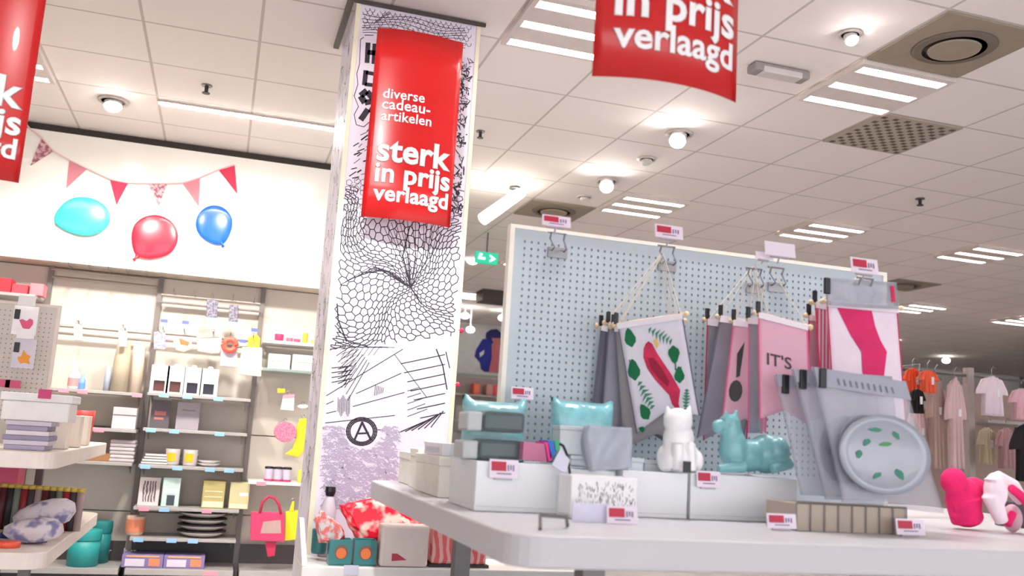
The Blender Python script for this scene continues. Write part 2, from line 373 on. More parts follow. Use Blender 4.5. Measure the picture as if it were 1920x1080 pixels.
# ================================================================= CEILING FIXTURES
def blades(bm, x0, x1, y0, y1, z0, z1, n):
    for i in range(n+1):
        x = x0+(x1-x0)*i/n; bx(bm, x-.0012, x+.0012, y0, y1, z0, z1)
TUBE = M('lamp_tube', (255, 246, 236), emit=LOUVRE_E); REFL = M('reflector', (225, 225, 228), .3, .3)
def louvre_light():
    t = thing('ceiling_light', (0, 0, CEIL), '', 'ceiling light')
    Z = CEIL
    bm = bmesh.new(); ys = (.08, .31, .54); edges = [0]+[v for y in ys for v in (y-.036, y+.036)]+[.6]
    for i in range(0, 8, 2): bx(bm, .006, .594, edges[i]+(.006 if i == 0 else 0), edges[i+1]-(.006 if i == 6 else 0), Z-.032, Z-.003)
    for x0, x1 in ((.006, .03), (.57, .594)):
        for y in ys: bx(bm, x0, x1, y-.036, y+.036, Z-.032, Z-.003)
    part('housing', bm, M('fixture_white', (214, 204, 198), .5), t)
    for y in ys:
        tb = part('lamp_strip', box(.03, .57, y-.034, y+.034, Z-.006, Z-.0035), TUBE, t)
        b2 = bmesh.new(); blades(b2, .032, .568, y-.034, y+.034, Z-.033, Z-.008, 18)
        part('louvre', b2, REFL, t)
    return t
LG = 'louvre lights in the tiled ceiling'
spots_l = [(1.2, 3.87, 'left of the hanging red poster'), (3.0, 3.87, 'beside the large dark square air diffuser'), (3.0, 6.87, 'above the middle of the pegboard'), (4.8, 6.87, 'over the right half of the pegboard'),
           (6.6, 6.87, 'at the right edge of the photo'), (-1.8, 5.67, 'behind the left red poster')]
L0 = louvre_light(); first = True
for x, y, w in spots_l:
    lab = 'white three-strip louvre light in the ceiling ' + w
    if first: L0.location = (x, y, CEIL); L0['label'] = lab; L0['group'] = LG; first = False
    else: dup(L0, (x, y, CEIL), lab, LG)
for x in (3.0, 4.8, 6.6, 8.4, 10.2):
    for y in (9.87, 12.87): dup(L0, (x, y, CEIL), 'far three-strip louvre light low over the store shelves', 'far louvre lights near the far wall')
dup(L0, (-1.8, 2.07, CEIL), 'white louvre light above the aisle in front of left poster', LG)
# long strip light near the back wall
t = thing('strip_light', (0, 6.37, CEIL), 'long thin white strip light in ceiling above the balloon wall', 'ceiling light')
part('housing', box(-.6, .6, 6.335, 6.405, CEIL-.014, CEIL-.002), MATS['fixture_white'], t)
part('lamp_strip', box(-.585, .585, 6.345, 6.395, CEIL-.019, CEIL-.0142), M('strip_glow', (255, 250, 240), emit=STRIP_E), t)
# recessed gimbal lamps
GLOW = M('spot_glow', (255, 248, 240), emit=60)
def gimbal(px, py, label, tilt, aim, power=30, r=.07, boxy=False, lit=True):
    c = PZ(px, py, CEIL); t = thing('recessed_spotlight', (c.x, c.y, CEIL), label, 'spotlight', 'recessed spotlights')
    c = Vector((c.x, c.y, CEIL)); bm = bmesh.new(); lathe(bm, [(r*1.25, -.012), (r*1.25, -.002), (r*.95, -.002), (r*.95, -.012)], c, 24); part('rim', bm, MATS['fixture_white'], t, True)
    d = (Vector(aim)-c).normalized(); bm = bmesh.new(); tube(bm, [c+Vector((0, 0, -.012))+d*0, c+Vector((0,0,-.02))+d*tilt], r*.72, 20)
    part('lamp_head', bm, M('lamp_head_white', (226, 220, 214), .35), t, False)
    if lit:
        e = c+Vector((0,0,-.02))+d*(tilt+.001); bm = bmesh.new(); tube(bm, [e, e+d*.006], r*.62, 20); part('bulb', bm, GLOW, t)
        spot_light('spot_lamp', e+d*.02, aim, power, 75)
    return t
gimbal(213, 188, 'bright recessed spotlight in ceiling left of the long strip light', .03, (-.6, 5.0, .2), 40, .08)
gimbal(1273, 250, 'glaring round spotlight in ceiling below the hanging red poster', .10, (1.2, 3.0, 1.3), 18, .075)
gimbal(1138, 338, 'tilted spotlight in ceiling right of the tube spotlight', .12, (1.3, 3.2, 1.2), 18, .075)
gimbal(1594, 62, 'small recessed spotlight near the hanging poster and emergency lamp', .03, (2.6, 2.2, 1.2), 6, .045)
gimbal(1212, 297, 'unlit recessed spotlight between the two glowing spotlights', .02, (3.5, 5.0, 1.0), 5, .055, lit=False)
gimbal(1095, 368, 'small recessed spotlight just left of the tilted spotlight', .02, (3.5, 6.0, 1.0), 5, .05, lit=False)
# adjustable tube lamp hanging from a mount
a = PZ(966, 350, CEIL); e1 = W(978, 360, a.y); e2 = W(905, 411, a.y-.1)
t = thing('tube_spotlight', (a.x, a.y, CEIL), 'bright white tilted tube lamp hanging right of the pillar', 'spotlight')
bm = bmesh.new(); lathe(bm, [(.05, -.02), (.05, -.002)], (a.x, a.y, CEIL), 20); tube(bm, [(a.x, a.y, CEIL-.02), (e1.x-.02, e1.y, e1.z)], .018, 10); part('mount', bm, DARKM, t)
bm = bmesh.new(); tube(bm, [e1, e1.lerp(e2, .6), e2], .04, 16, radii=[.045, .05, .05]); part('lamp_head', bm, M('tube_glow', (255, 246, 232), emit=7), t, False)
# sprinklers
def sprinkler(px, py, label, s=1):
    c = PZ(px, py, CEIL); t = thing('sprinkler', (c.x, c.y, CEIL), label, 'sprinkler', 'ceiling sprinklers')
    bm = bmesh.new(); lathe(bm, [(.028*s, -.006), (.028*s, -.001)], (c.x, c.y, CEIL), 16); part('flange', bm, GREYM, t)
    bm = bmesh.new(); lathe(bm, [(.010*s, -.04*s), (.010*s, -.006)], (c.x, c.y, CEIL), 10); lathe(bm, [(.020*s, -.045*s), (.020*s, -.041*s)], (c.x, c.y, CEIL), 14); part('nozzle', bm, DARKM, t)
sprinkler(388, 160, 'dark sprinkler in the ceiling above the long strip light', 1.2)
sprinkler(901, 246, 'dark sprinkler in the ceiling just right of the pillar', 1.1)
sprinkler(1725, 372, 'dark sprinkler in the ceiling above the pegboard right end', 1.3)
# emergency lamp
c = PZ(1460, 128, CEIL); t = thing('emergency_lamp', (c.x, c.y, CEIL), 'small grey emergency lamp fixed to ceiling right of hanging poster', 'emergency lamp')
part('body', box(c.x-.17, c.x+.17, c.y-.045, c.y+.045, CEIL-.05, CEIL-.002), M('emerg_grey', (150, 142, 140), .5), t, bevel=.01)
part('diffuser', box(c.x-.12, c.x+.12, c.y-.05, c.y+.035, CEIL-.056, CEIL-.02), M('emerg_diffuser', (205, 198, 196), .3), t, bevel=.008)
# air diffusers
def diffuser(x, y, label):
    t = thing('air_diffuser', (x+.3, y+.3, CEIL), label, 'air diffuser', 'square air diffusers')
    part('plate', box(x+.01, x+.59, y+.01, y+.59, CEIL-.012, CEIL-.002), M('diffuser_taupe', (150, 138, 122), .6), t)
    bm = bmesh.new(); lathe(bm, [(.185, -.022), (.20, -.013), (.14, -.013), (.15, -.022)], (x+.3, y+.3, CEIL), 32); part('ring', bm, M('diffuser_ring', (112, 100, 88), .8), t, True)
    bm = bmesh.new(); lathe(bm, [(.12, -.03), (.13, -.0125)], (x+.3, y+.3, CEIL), 32); part('disc', bm, M('diffuser_disc', (152, 140, 124), .8), t)
diffuser(3.0, 3.27, 'large taupe square air diffuser with round centre near top right')
diffuser(2.4, 7.47, 'taupe square air diffuser with round centre left of far louvre light')
diffuser(7.2, 8.67, 'far taupe square air diffuser above the orange clothing')
t = thing('air_vent', (3.9, 4.77, CEIL), 'square perforated grey air vent in the ceiling', 'air vent')
part('frame', box(3.605, 4.195, 4.475, 5.065, CEIL-.010, CEIL-.002), M('vent_grey', (172, 160, 146), .6), t)
bm = bmesh.new()
for i in range(13):
    for j in range(13):
        if (i+j) % 2 == 0: bx(bm, 3.64+i*.042, 3.672+i*.042, 4.51+j*.042, 4.542+j*.042, CEIL-.0115, CEIL-.0101)
part('perforation', bm, M('vent_hole', (96, 86, 78), .8), t)

# ================================================================= RED SALE POSTERS
def sale_poster(px_left, Y, zb, w=.42, h=.92, bulge=.035, label='', lines=True, hang=False, xl=None, rotz=0):
    x0 = xl; t = thing('sale_poster', (x0+w/2, Y, zb), label, 'poster', 'red sale posters')
    def fn(u, v, off=0):       # u 0..w, v 0..h
        k = (u/w-.5)*2; y = -bulge*(1-k*k)-off
        return Vector((x0+u, Y+y, zb+v))
    bm = sheet(lambda a, b: fn(a*w, h-b*h), 16, 6, .0025); part('sheet', bm, RED, t, True)
    def line(s, wd, base, xoff=.045, name='lettering', bold=.03, ht=None):
        b = text_mesh(s, wd, ht, bold); place_text(b, lambda x, y, o: fn(xoff+x, base+y, .003+o)); part(name, b, PRINTW, t, label='white words "%s"' % s)
    line('diverse', .196, .575, .05, bold=.02); line('cadeau-', .227, .522, .05, bold=.02); line('artikelen', .237, .466, .05, bold=.02)
    line('sterk', .357, .272, .043, bold=.036); line('in prijs', .36, .172, .043, bold=.036); line('verlaagd', .357, .083, .043, bold=.032)
    return t, fn
c = W(678, 408, 4.2)
sale_poster(0, 4.2, EYE+.966, label='glossy red sale poster mounted on the doodled pillar', xl=.526)
t = bpy.data.objects[-1] if False else None
def hangers(t, x0, w, Y, ztop):
    bm = bmesh.new(); tube(bm, [(x0, Y, ztop), (x0+w, Y, ztop)], .006, 8); part('top_rail', bm, WHITE, t)
    for x in (x0+.05, x0+w-.05):
        bm = bmesh.new(); tube(bm, [(x, Y, ztop), (x, Y, CEIL-.002)], .0015, 6); part('hanging_wire', bm, STEEL, t)
Yh = 2.14; xl = W(1110, 143, Yh).x; zb = W(1110, 143, Yh).z
th_, _ = sale_poster(0, Yh, zb, label='red sale poster hanging from ceiling at the top right centre', xl=xl, bulge=.05); hangers(th_, xl, .42, Yh, zb+.925)
Yl = 3.65; e = W(35, 343, Yl); tl, _ = sale_poster(0, Yl, e.z, label='red sale poster hanging at the left edge of the photo', xl=e.x-.42, bulge=.03); hangers(tl, e.x-.42, .42, Yl, e.z+.925)
tp = bpy.data.objects['sale_poster']
bm = bmesh.new()
for z in (.15, .8): tube(bm, [(.72, 4.165, EYE+.966+z), (.72, PY-.001, EYE+.966+z)], .008, 8)
part('standoff', bm, WHITE, tp)

# ================================================================= PRINTED BALLOONS AND BUNTING ON THE FASCIA
def balloon(px, py, wpx, hpx, kx, ky, mat, label):  # printed balloons, given shallow relief for highlights and shading
    c = W(px, py, FY); k = W(kx, ky, FY); d = Vector((k.x-c.x, k.z-c.z)); L = d.length; ang = math.atan2(d.y, d.x)
    s = .00425; t = thing('balloon', (c.x, FY, c.z), label, 'balloon', 'balloons on the white wall')
    rx = (wpx*s)/2*.92; rz = (hpx*s)/2; bm = bmesh.new()
    def fn(v):
        q = (v.x*cos(ang)+v.z*sin(ang))/max(rx, rz)      # towards the knot
        if q > 0: 
            side = Vector((-sin(ang), 0, cos(ang))); a = v.dot(side); v = v - side*a*(.26*q*q) + Vector((cos(ang), 0, sin(ang)))*.02*q*q
        return v
    ball(bm, (c.x, FY-.022, c.z), rx, .020, rz, 36, 20, fn); part('skin', bm, mat, t, True)
    bm = bmesh.new(); dd = Vector((cos(ang), 0, sin(ang))); p0 = Vector((k.x, FY-.016, k.z)); tube(bm, [p0-dd*.03, p0, p0+dd*.02], .01, 10, radii=[.02, .007, .014]); part('knot', bm, mat, t, True)
balloon(157, 407, 92, 68, 110, 419, M('balloon_teal', (62, 184, 184), .25, noise=.02, coat=.3), 'teal balloon, left of the three on the white wall')
balloon(290, 445, 84, 78, 254, 485, M('balloon_red', (222, 34, 58), .25, noise=.02, coat=.3), 'red balloon, middle and lowest of three on the wall')
balloon(402, 421, 68, 68, 417, 459, M('balloon_blue', (14, 92, 200), .25, noise=.02, coat=.3), 'blue balloon, right of the three on the white wall')
g = thing('bunting', W(245, 340, FY-.01), 'pink pennant bunting strung in a curve above the balloons', 'bunting')
string = [(20, 195), (55, 240), (78, 258), (100, 283), (130, 300), (163, 316), (206, 336), (240, 343), (277, 344), (313, 344), (343, 343), (375, 333), (410, 318), (440, 309)]
bm = bmesh.new(); tube(bm, [W(x, y, FY-.012) for x, y in string], .006, 6); part('string', bm, M('string_pink', (232, 196, 196), .8), g)
PF = M('pennant_glare', (206, 130, 144), .8); PRD = M('pennant_red', (214, 56, 88), .8); PPT = pattern('pennant_print', (150, 80, 100), (214, 176, 180), 'noise', 40)  # pale rose has the wash of reflected glare put into its colour
for tri, m in ((((78, 258), (100, 283), (57, 310)), PPT), (((130, 300), (163, 316), (124, 352)), PF), (((206, 336), (240, 343), (218, 384)), PRD), (((277, 344), (313, 344), (297, 388)), PPT),
               (((343, 343), (375, 333), (373, 386)), PF), (((410, 318), (440, 309), (445, 363)), PRD), (((22, 196), (52, 238), (12, 252)), PRD)):
    bm = bmesh.new(); P = [W(x, y, FY-.012) for x, y in tri]; P = [(p.x, p.z) for p in P]
    prism(bm, P, lambda u, v, w: Vector((u, w, v)), FY-.011, FY-.003); part('pennant', bm, m, g)

# ================================================================= WALL SHELVING
UX = [-2.06, -1.292, -.524, .238, 1.0]; BYK = 7.56; SF = 7.2
def zat(px, py, Y=SF): return W(px, py, Y).z
shelf_px = [742, 808, 876, 954, 1011]
SZ = [zat(380, y) for y in shelf_px]
BASEZ = zat(380, 1066)
bays = []
names = ['at the left edge of the photo, topped by red items', 'with hooked rails left of the lantern bay', 'holding the white lanterns, books and bowls', 'half hidden behind the pillar with the pink bag']
PANEL = M('back_panel', (208, 200, 190), .6, noise=.03, scale=3)
for i in range(4):
    x0, x1 = UX[i], UX[i+1]; t = thing('wall_shelving', ((x0+x1)/2, BYK, 0), 'grey wall shelving bay ' + names[i], 'shelving', 'wall shelving bays')
    bays.append(t)
    bm = bmesh.new()
    zs = [.1, zat(200, 957, BYK), zat(200, 800, BYK), 2.36]
    for a, b in zip(zs, zs[1:]): bx(bm, x0+.004, x1-.004, BYK, BYK+.02, a+.004, b-.004)
    part('back_panel', bm, PANEL, t)
    for x in ((x0, x1) if i == 3 else (x0,)): part('upright', box(x-.018, x+.018, BYK-.035, BYK-.0005, .05, 2.36), M('upright_grey', (124, 116, 114), .45, .3), t)
    part('base_shelf', box(x0+.02, x1-.02, 7.12, BYK-.04, BASEZ-.04, BASEZ), SHELF, t, bevel=.003)
    part('plinth', box(x0+.02, x1-.02, 7.16, BYK-.04, 0, BASEZ-.04), M('plinth_dark', (52, 46, 48), .5), t)
    part('kickboard', box(x0+.022, x1-.022, BYK-.06, BYK-.045, BASEZ, BASEZ+.14), M('kick_dark', (66, 60, 62), .5), t)
def shelf(bay, x0, x1, z, tags=(), mat=SHELF, depth=.34, front=SF):
    s = part('shelf', box(x0, x1, front, front+depth-.003, z-.022, z), mat, bays[bay], bevel=.002)
    for xx in (x0+.02, x1-.03):
        bm = bmesh.new(); prism(bm, [(front+.05, z-.022), (BYK-.037, z-.022), (BYK-.037, z-.09)], lambda u, v, w: Vector((w, u, v)), xx, xx+.004); part('bracket', bm, SHELF, s)
    for px, py, m in tags:
        x = W(px, py, front).x; part('price_label', box(x-.034, x+.034, front-.006, front-.0005, z-.030, z-.002), m, s, label=('pink' if m is PINKTAG else 'pale blue')+' price label')
B, P_ = BLUETAG, PINKTAG
tg = [[(308, 737, B), (352, 740, B), (410, 743, B)], [(283, 805, B), (327, 807, B), (412, 811, B)], [(273, 872, B), (333, 876, B), (394, 879, B), (430, 880, B)], [(270, 953, P_), (308, 954, B), (388, 957, P_)], [(260, 1008, B), (322, 1010, B), (362, 1012, B)]]
for k, z in enumerate(SZ): shelf(2, UX[2]+.022, UX[3]-.022, z, tg[k])
Z2 = [zat(200, 733), zat(200, 803), zat(200, 866)]
shelf(1, UX[1]+.022, UX[2]-.022, Z2[0], [(120, 728, P_), (155, 731, P_), (258, 735, P_)]); shelf(1, -.98, UX[2]-.022, Z2[1], [(186, 803, P_)]); shelf(1, UX[1]+.022, UX[2]-.022, Z2[2], [(62, 862, P_)])
Z3 = [zat(550, 641), zat(550, 693), zat(540, 905)]
shelf(3, UX[3]+.022, .85, Z3[0], [], WHITE); shelf(3, UX[3]+.022, .85, Z3[1], [], film('shelf_glass', (190, 214, 210), .45)); shelf(3, UX[3]+.022, .85, Z3[2], [(490, 903, PINKTAG)], WHITE)
Z0 = zat(40, 550); shelf(0, UX[0]+.022, UX[1]-.022, Z0)
# base shelf price label
part('price_label', box(W(395, 1073, 7.11).x-.05, W(395, 1073, 7.11).x+.05, 7.112, 7.1195, BASEZ-.034, BASEZ-.006), PINKTAG, bays[2])
part('price_label', box(W(20, 715, 7.1).x-.001, W(20, 715, 7.1).x, 7.19, 7.199, Z2[0]-.02, Z2[0]-.01), PINKTAG, bays[0])
def rail(bay, x0, x1, z, hooks, y=7.42):
    bm = bmesh.new(); tube(bm, [(x0, y, z), (x1, y, z)], .011, 8); tube(bm, [(x0, y+.05, z-.05), (x1, y+.05, z-.05)], .009, 8); r = part('rail', bm, M('rail_grey', (150, 140, 134), .4, .4), bays[bay])
    for x in hooks:
        bm = bmesh.new(); tube(bm, [(x, y+.012, z), (x, y-.02, z+.018), (x, y-.18, z+.012), (x, y-.2, z+.03)], .004, 6); part('hook', bm, STEEL, r)
def xat(px, py, Y=7.3): return W(px, py, Y).x
rail(1, UX[1]+.02, UX[2]-.02, zat(210, 515, 7.42), [xat(p, 508) for p in (130, 168, 205, 240, 275)])
rail(1, UX[1]+.02, UX[2]-.02, zat(200, 618, 7.42), [xat(p, 618) for p in (148, 232, 298)])
rail(2, UX[2]+.02, UX[3]-.02, zat(400, 562, 7.42), [xat(p, 555) for p in (326, 365, 398, 438, 478)])
rail(2, UX[2]+.02, UX[3]-.02, zat(390, 632, 7.42), [xat(p, 630) for p in (305, 345, 400, 432, 475)])

# ---- goods on the wall shelving
SC = .00428
def book(px0, px1, hpx, z, mat, label, name='book', thick=.03, Y=7.32, lean=.06, mark=None, cat='book', group=None):
    x0, x1 = xat(px0, 760), xat(px1, 760); h = hpx*SC; t = thing(name, ((x0+x1)/2, Y, z), label, cat, group)
    mt = Matrix.Translation((0, Y, z)) @ Matrix.Rotation(-lean, 4, 'X')
    part('cover', box(x0, x1, 0, thick, .001, h, mat=mt), mat, t); part('pages', box(x0+.004, x1-.002, .004, thick-.004, h, h+.002, mat=mt), WHITE2, t)
    if mark:
        for (u0, u1, v0, v1, mm) in mark: part('cover_print', box(x0+(x1-x0)*u0, x0+(x1-x0)*u1, -.002, 0, h*v0, h*v1, mat=mt), mm, t)
    return t
def carton(px0, px1, hpx, z, mat, label, name='box', depth=.14, Y=7.26, cat='box', group=None, marks=(), lid=None, pyr=760, bev=.003):
    x0, x1 = xat(px0, pyr, Y), xat(px1, pyr, Y); h = hpx*SC; t = thing(name, ((x0+x1)/2, Y, z), label, cat, group)
    part('body', box(x0, x1, Y, Y+depth, z+.001, z+h*(.8 if lid else 1)), mat, t, bevel=bev)
    if lid: part('lid', box(x0-.003, x1+.003, Y-.003, Y+depth+.003, z+h*.8, z+h), lid, t, bevel=bev)
    for (u0, u1, v0, v1, mm) in marks: part('front_print', box(x0+(x1-x0)*u0, x0+(x1-x0)*u1, Y-.002, Y-.0005, z+h*v0, z+h*v1), mm, t)
    return t
def pot(px, wpx, hpx, z, mat, label, name='cup', cat='cup', Y=7.34, prof=None, group=None, band=None, lidm=None, py=760):
    x = xat(px, py, Y); r = wpx*SC/2; h = hpx*SC; t = thing(name, (x, Y, z), label, cat, group)
    prof = prof or [(.85, 0), (.95, .1), (1, .95), (.97, 1), (.9, 1), (.86, .12), (.01, .1)]
    bm = bmesh.new(); lathe(bm, [(r*a, h*b+.001) for a, b in prof], (x, Y, z), 24); part('body', bm, mat, t, True)
    if band:
        bm = bmesh.new(); n = 10; lathe(bm, [(r*1.012, h*band[1]), (r*1.012, h*band[2])], (x, Y, z), 24); part('print_band', bm, band[0], t)
    if lidm:
        bm = bmesh.new(); lathe(bm, [(r*1.04, h*.98), (r*1.04, h*1.12), (r*.7, h*1.16)], (x, Y, z), 24); part('lid', bm, lidm, t, True)
    return t
# bay 3, shelf 1: four white lanterns
LANW = M('lantern_white', (248, 246, 244), .5)
lx = [299, 329, 361, 392]; wins = [(92, 50, 44), (92, 50, 44), (34, 32, 50), (34, 32, 50)]
lw = ['leftmost of four, brown window', 'second from left of four, brown window', 'third from left of four, dark window', 'rightmost of four, dark window']
for px, wc, l in zip(lx, wins, lw):
    x = xat(px, 720, 7.28); z = SZ[0]; Y = 7.24; hw = .062; t = thing('lantern', (x, Y+.06, z), 'white box lantern on the upper shelf, '+l, 'lantern', 'white lanterns on the shelf')
    bm = box(x-hw, x+hw, Y, Y+.12, z+.09, z+.20); bx(bm, x-hw, x-hw*.62, Y, Y+.12, z+.001, z+.09); bx(bm, x+hw*.62, x+hw, Y, Y+.12, z+.001, z+.09); bx(bm, x-hw*.62, x+hw*.62, Y, Y+.12, z+.001, z+.012)
    part('body', bm, LANW, t); part('window', box(x-hw*.6, x+hw*.6, Y+.02, Y+.03, z+.013, z+.089), M('win_%d' % wc[0], wc, .3), t)
    bm = bmesh.new(); lathe(bm, [(.02, .2), (.018, .215), (.01, .22)], (x, Y+.06, z), 14); part('knob', bm, LANW, t)
TXT = M('cover_pink', (196, 120, 118), .6)
book(284, 320, 48, SZ[1], M('book_charcoal', (96, 88, 96), .5), 'charcoal book with reddish print standing on the second shelf', mark=[(.2, .8, .45, .6, TXT), (.2, .7, .3, .38, TXT)])
book(333, 376, 46, SZ[1], M('book_grey', (168, 160, 170), .5), 'plain grey book standing beside the charcoal book', mark=[(.2, .8, .7, .74, GREYM)])
for k in range(4):
    x0, x1 = xat(266+k*1.2, 860), xat(318-k*1.5, 860); z = SZ[2]+.001+k*.019; mt = Matrix.Translation(((x0+x1)/2, 7.36, z)) @ Matrix.Rotation((k-1.5)*.05, 4, 'Z')
    t = thing('flat_book', ((x0+x1)/2, 7.36, z), ['bottom', 'second from bottom', 'third from bottom', 'topmost'][k]+' book of the flat stack beside the yellow mugs', 'book', 'flat stack of books')
    a = (x1-x0)/2; part('cover', box(-a, a, -.09, .09, 0, .018, mat=mt), M('flatbook_%d' % (k % 2), (168, 158, 154) if k % 2 else (104, 96, 96), .5), t); part('pages', box(-a+.006, a-.006, -.0915, -.0901, .004, .014, mat=mt), WHITE2, t)
MUGW = M('mug_grey', (214, 206, 206), .4); YEL = M('mug_yellow', (222, 190, 40), .5)
for px, l in ((335, 'left'), (368, 'right')):
    t = pot(px, 24, 27, SZ[2], MUGW, 'grey mug with yellow print, %s one of the pair' % l, 'mug', 'mug', group='yellow print mugs', Y=7.3)
    x = t.location.x; bm = bmesh.new(); n = 8
    for i in range(n):
        a0 = -pi/2-.75+i*1.2/n; a1 = a0+1.2/n; r = .0525
        vs = [bm.verts.new((x+r*cos(a), 7.3+r*sin(a), SZ[2]+zz)) for a, zz in ((a0, .03), (a1, .03), (a1, .09), (a0, .09))]; bm.faces.new(vs)
    part('yellow_print', bm, YEL, t)
    bm = bmesh.new(); tube(bm, [(x+.035, 7.335, SZ[2]+.09), (x+.052, 7.36, SZ[2]+.08), (x+.052, 7.36, SZ[2]+.045), (x+.035, 7.335, SZ[2]+.03)], .007, 8); part('handle', bm, MUGW, t, True)
for k in range(2): pot(403, 38, 5, SZ[2]+.001+k*.022, WHITE, 'small white dish, %s of the two stacked on the middle shelf' % ('lower', 'upper')[k], 'dish', 'dish', group='stacked white dishes', prof=[(.6, 0), (1, .9), (1, 1), (.92, 1), (.55, .3), (.01, .3)])
# shelf 4
def frame(px0, px1, hpx, z, label, Y=7.3):
    x0, x1 = xat(px0, 930), xat(px1, 930); h = hpx*SC; t = thing('picture_frame', ((x0+x1)/2, Y, z), label, 'picture frame'); w = .025
    mt = Matrix.Translation((0, Y, z+.001)) @ Matrix.Rotation(-.1, 4, 'X')
    bm = bmesh.new()
    for a in ((x0, x1, 0, .02, 0, w), (x0, x1, 0, .02, h-w, h), (x0, x0+w, 0, .02, w, h-w), (x1-w, x1, 0, .02, w, h-w)): bx(bm, *a, mat=mt)
    part('border', bm, M('frame_white', (232, 220, 220), .5), t); part('picture', box(x0+w, x1-w, .008, .014, w, h-w, mat=mt), pattern('frame_print', (110, 92, 98), (226, 214, 214), 'wave', 16), t)
frame(259, 298, 46, SZ[3], 'pale picture frame with dark print on the fourth shelf')
carton(303, 336, 48, SZ[3], M('box_mint', (206, 228, 226), .5), 'pale mint box with dark photo beside the picture frame', marks=[(.3, .75, .05, .4, M('dark_photo', (70, 78, 88), .5)), (.08, .92, .45, .62, M('mint_bright', (226, 244, 242), .5))], pyr=930)
GOLD = M('gold_card', (196, 182, 120), .4, .2); GOLDL = M('gold_light', (240, 234, 200), .5)
carton(379, 421, 46, SZ[3], GOLD, 'gold gift box standing left of its twin near the pillar', 'gift_box', marks=[(.05, .95, .04, .25, GOLDL), (.1, .9, .4, .43, GOLDL), (.1, .9, .6, .63, GOLDL)], pyr=930, cat='gift box')
carton(430, 467, 45, SZ[3], M('gold_pale', (214, 206, 158), .4, .1), 'paler gold gift box standing right of its twin', 'gift_box', marks=[(.05, .95, .04, .2, GOLDL), (.5, .95, .5, .62, WHITE2)], pyr=930, cat='gift box')
# shelf 5: candle and bowls
pot(281, 30, 31, SZ[4], M('candle_glass', (226, 190, 170), .3), 'peach candle glass at left end of the lowest wall shelf', 'candle', 'candle', band=(M('candle_peach', (232, 142, 108), .5), .2, .85))
for k in range(4):
    pot(404, 80, 10, SZ[4]+.001+k*.0445, M('bowl_cream', (232, 222, 218), .35), 'dark rimmed cream bowl, '+['lowest', 'second from bottom', 'third from bottom', 'top'][k]+' in the stack of four', 'bowl', 'bowl', group='stack of cream bowls',
        prof=[(.55, 0), (.8, .3), (.98, .85), (1, 1), (.96, 1), (.75, .35), (.01, .3)], band=(DARKM, .86, 1.04), Y=7.38)
# base shelf: two teal hat boxes, blue-violet boxes
TB = M('teal_box', (42, 158, 158), .45); TB2 = M('teal_box_dark', (34, 130, 132), .45)
for px, w, hp, Y, m, l in ((157, 61, 62, 7.24, TB, 'bright teal round lidded box in front on the base shelf'), (184, 56, 66, 7.415, TB2, 'darker teal round box behind the bright teal one')):
    x = xat(px, 1030, Y); r = w*SC/2*.97; h = hp*SC*(.92 if Y < 7.3 else 1.02); r = min(r, .108 if Y < 7.3 else .08); t = thing('round_box', (x, Y, BASEZ), l, 'storage box', 'teal round boxes')
    bm = bmesh.new(); lathe(bm, [(r*.93, .001), (r*.96, h*.75)], (x, Y+.0, BASEZ), 32); part('body', bm, m, t, True); bm = bmesh.new(); lathe(bm, [(r, h*.72), (r, h*.93), (r*.96, h)], (x, Y, BASEZ), 32); part('lid', bm, m, t, True, bevel=.002)
VIO = M('violet_card', (138, 122, 176), .5)
for a, b, l in ((228, 306, 'left of the pair'), (307, 384, 'right of the pair')):
    t = carton(a, b, 20, BASEZ, VIO, 'flat violet printed box lying on the base shelf, '+l, 'flat_box', marks=[(.08, .55, .12, .7, M('label_white', (222, 214, 232), .5)), (.65, .92, .15, .75, M('orange_print', (222, 142, 104), .5)), (.1, .9, .84, .97, M('orange_lid', (230, 176, 110), .5))], pyr=1050, depth=.2, Y=7.18, group='violet flat boxes')
# marks on the kickboard
for px in (185, 232):
    x = xat(px, 1034, BYK-.06); b = text_mesh('h-ar', .085, bold=.02); z = W(px, 1037, BYK-.06).z; place_text(b, lambda u, v, o: Vector((x+u, BYK-.0605-o, z+v)), .002); part('lettering', b, WHITE2, bays[1])
# bay 2 goods
carton(211, 256, 36, Z2[1], M('card_lilac', (210, 200, 206), .6), 'pale lilac carton on the short middle shelf', pyr=780, marks=[(0, 1, .62, .66, GREYM)])
for k in range(6):
    x0, x1 = xat(206, 840), xat(256, 840); z = Z2[2]+.001+k*.026
    part_o = part('folded_cloth', box(x0+R.uniform(0, .01), x1-R.uniform(0, .01), 7.26, 7.46, z, z+.024), M('folded_pale_%d' % (k % 2), (206, 196, 200) if k % 2 else (190, 180, 186), .9), None, bevel=.008)
    tag(part_o, 'pale folded cloth, '+['lowest', 'second lowest', 'third from bottom', 'third from top', 'second from top', 'topmost'][k]+' of six under the lilac carton', 'cloth', 'folded pale cloths')
carton(132, 206, 13, Z2[2], M('kraft', (160, 116, 80), .8), 'flat brown kraft box lying on the third shelf', 'flat_box', pyr=858)
def lamp_bottle(px, w, h, z, label, cap, body, py=700):
    return pot(px, w, h, z, body, label, 'bottle', 'bottle', prof=[(.8, 0), (1, .05), (1, .55), (.45, .72), (.4, .95), (.01, 1)], band=(cap, .1, .4), py=py)
lamp_bottle(140, 18, 46, Z2[0], 'white bottle with pink band on the upper left shelf', M('band_pink', (220, 150, 150), .5), WHITE)
lamp_bottle(156, 11, 28, Z2[0], 'small blue bottle beside the white bottle', M('band_blue', (96, 150, 226), .5), M('bottle_blue', (130, 170, 232), .4))
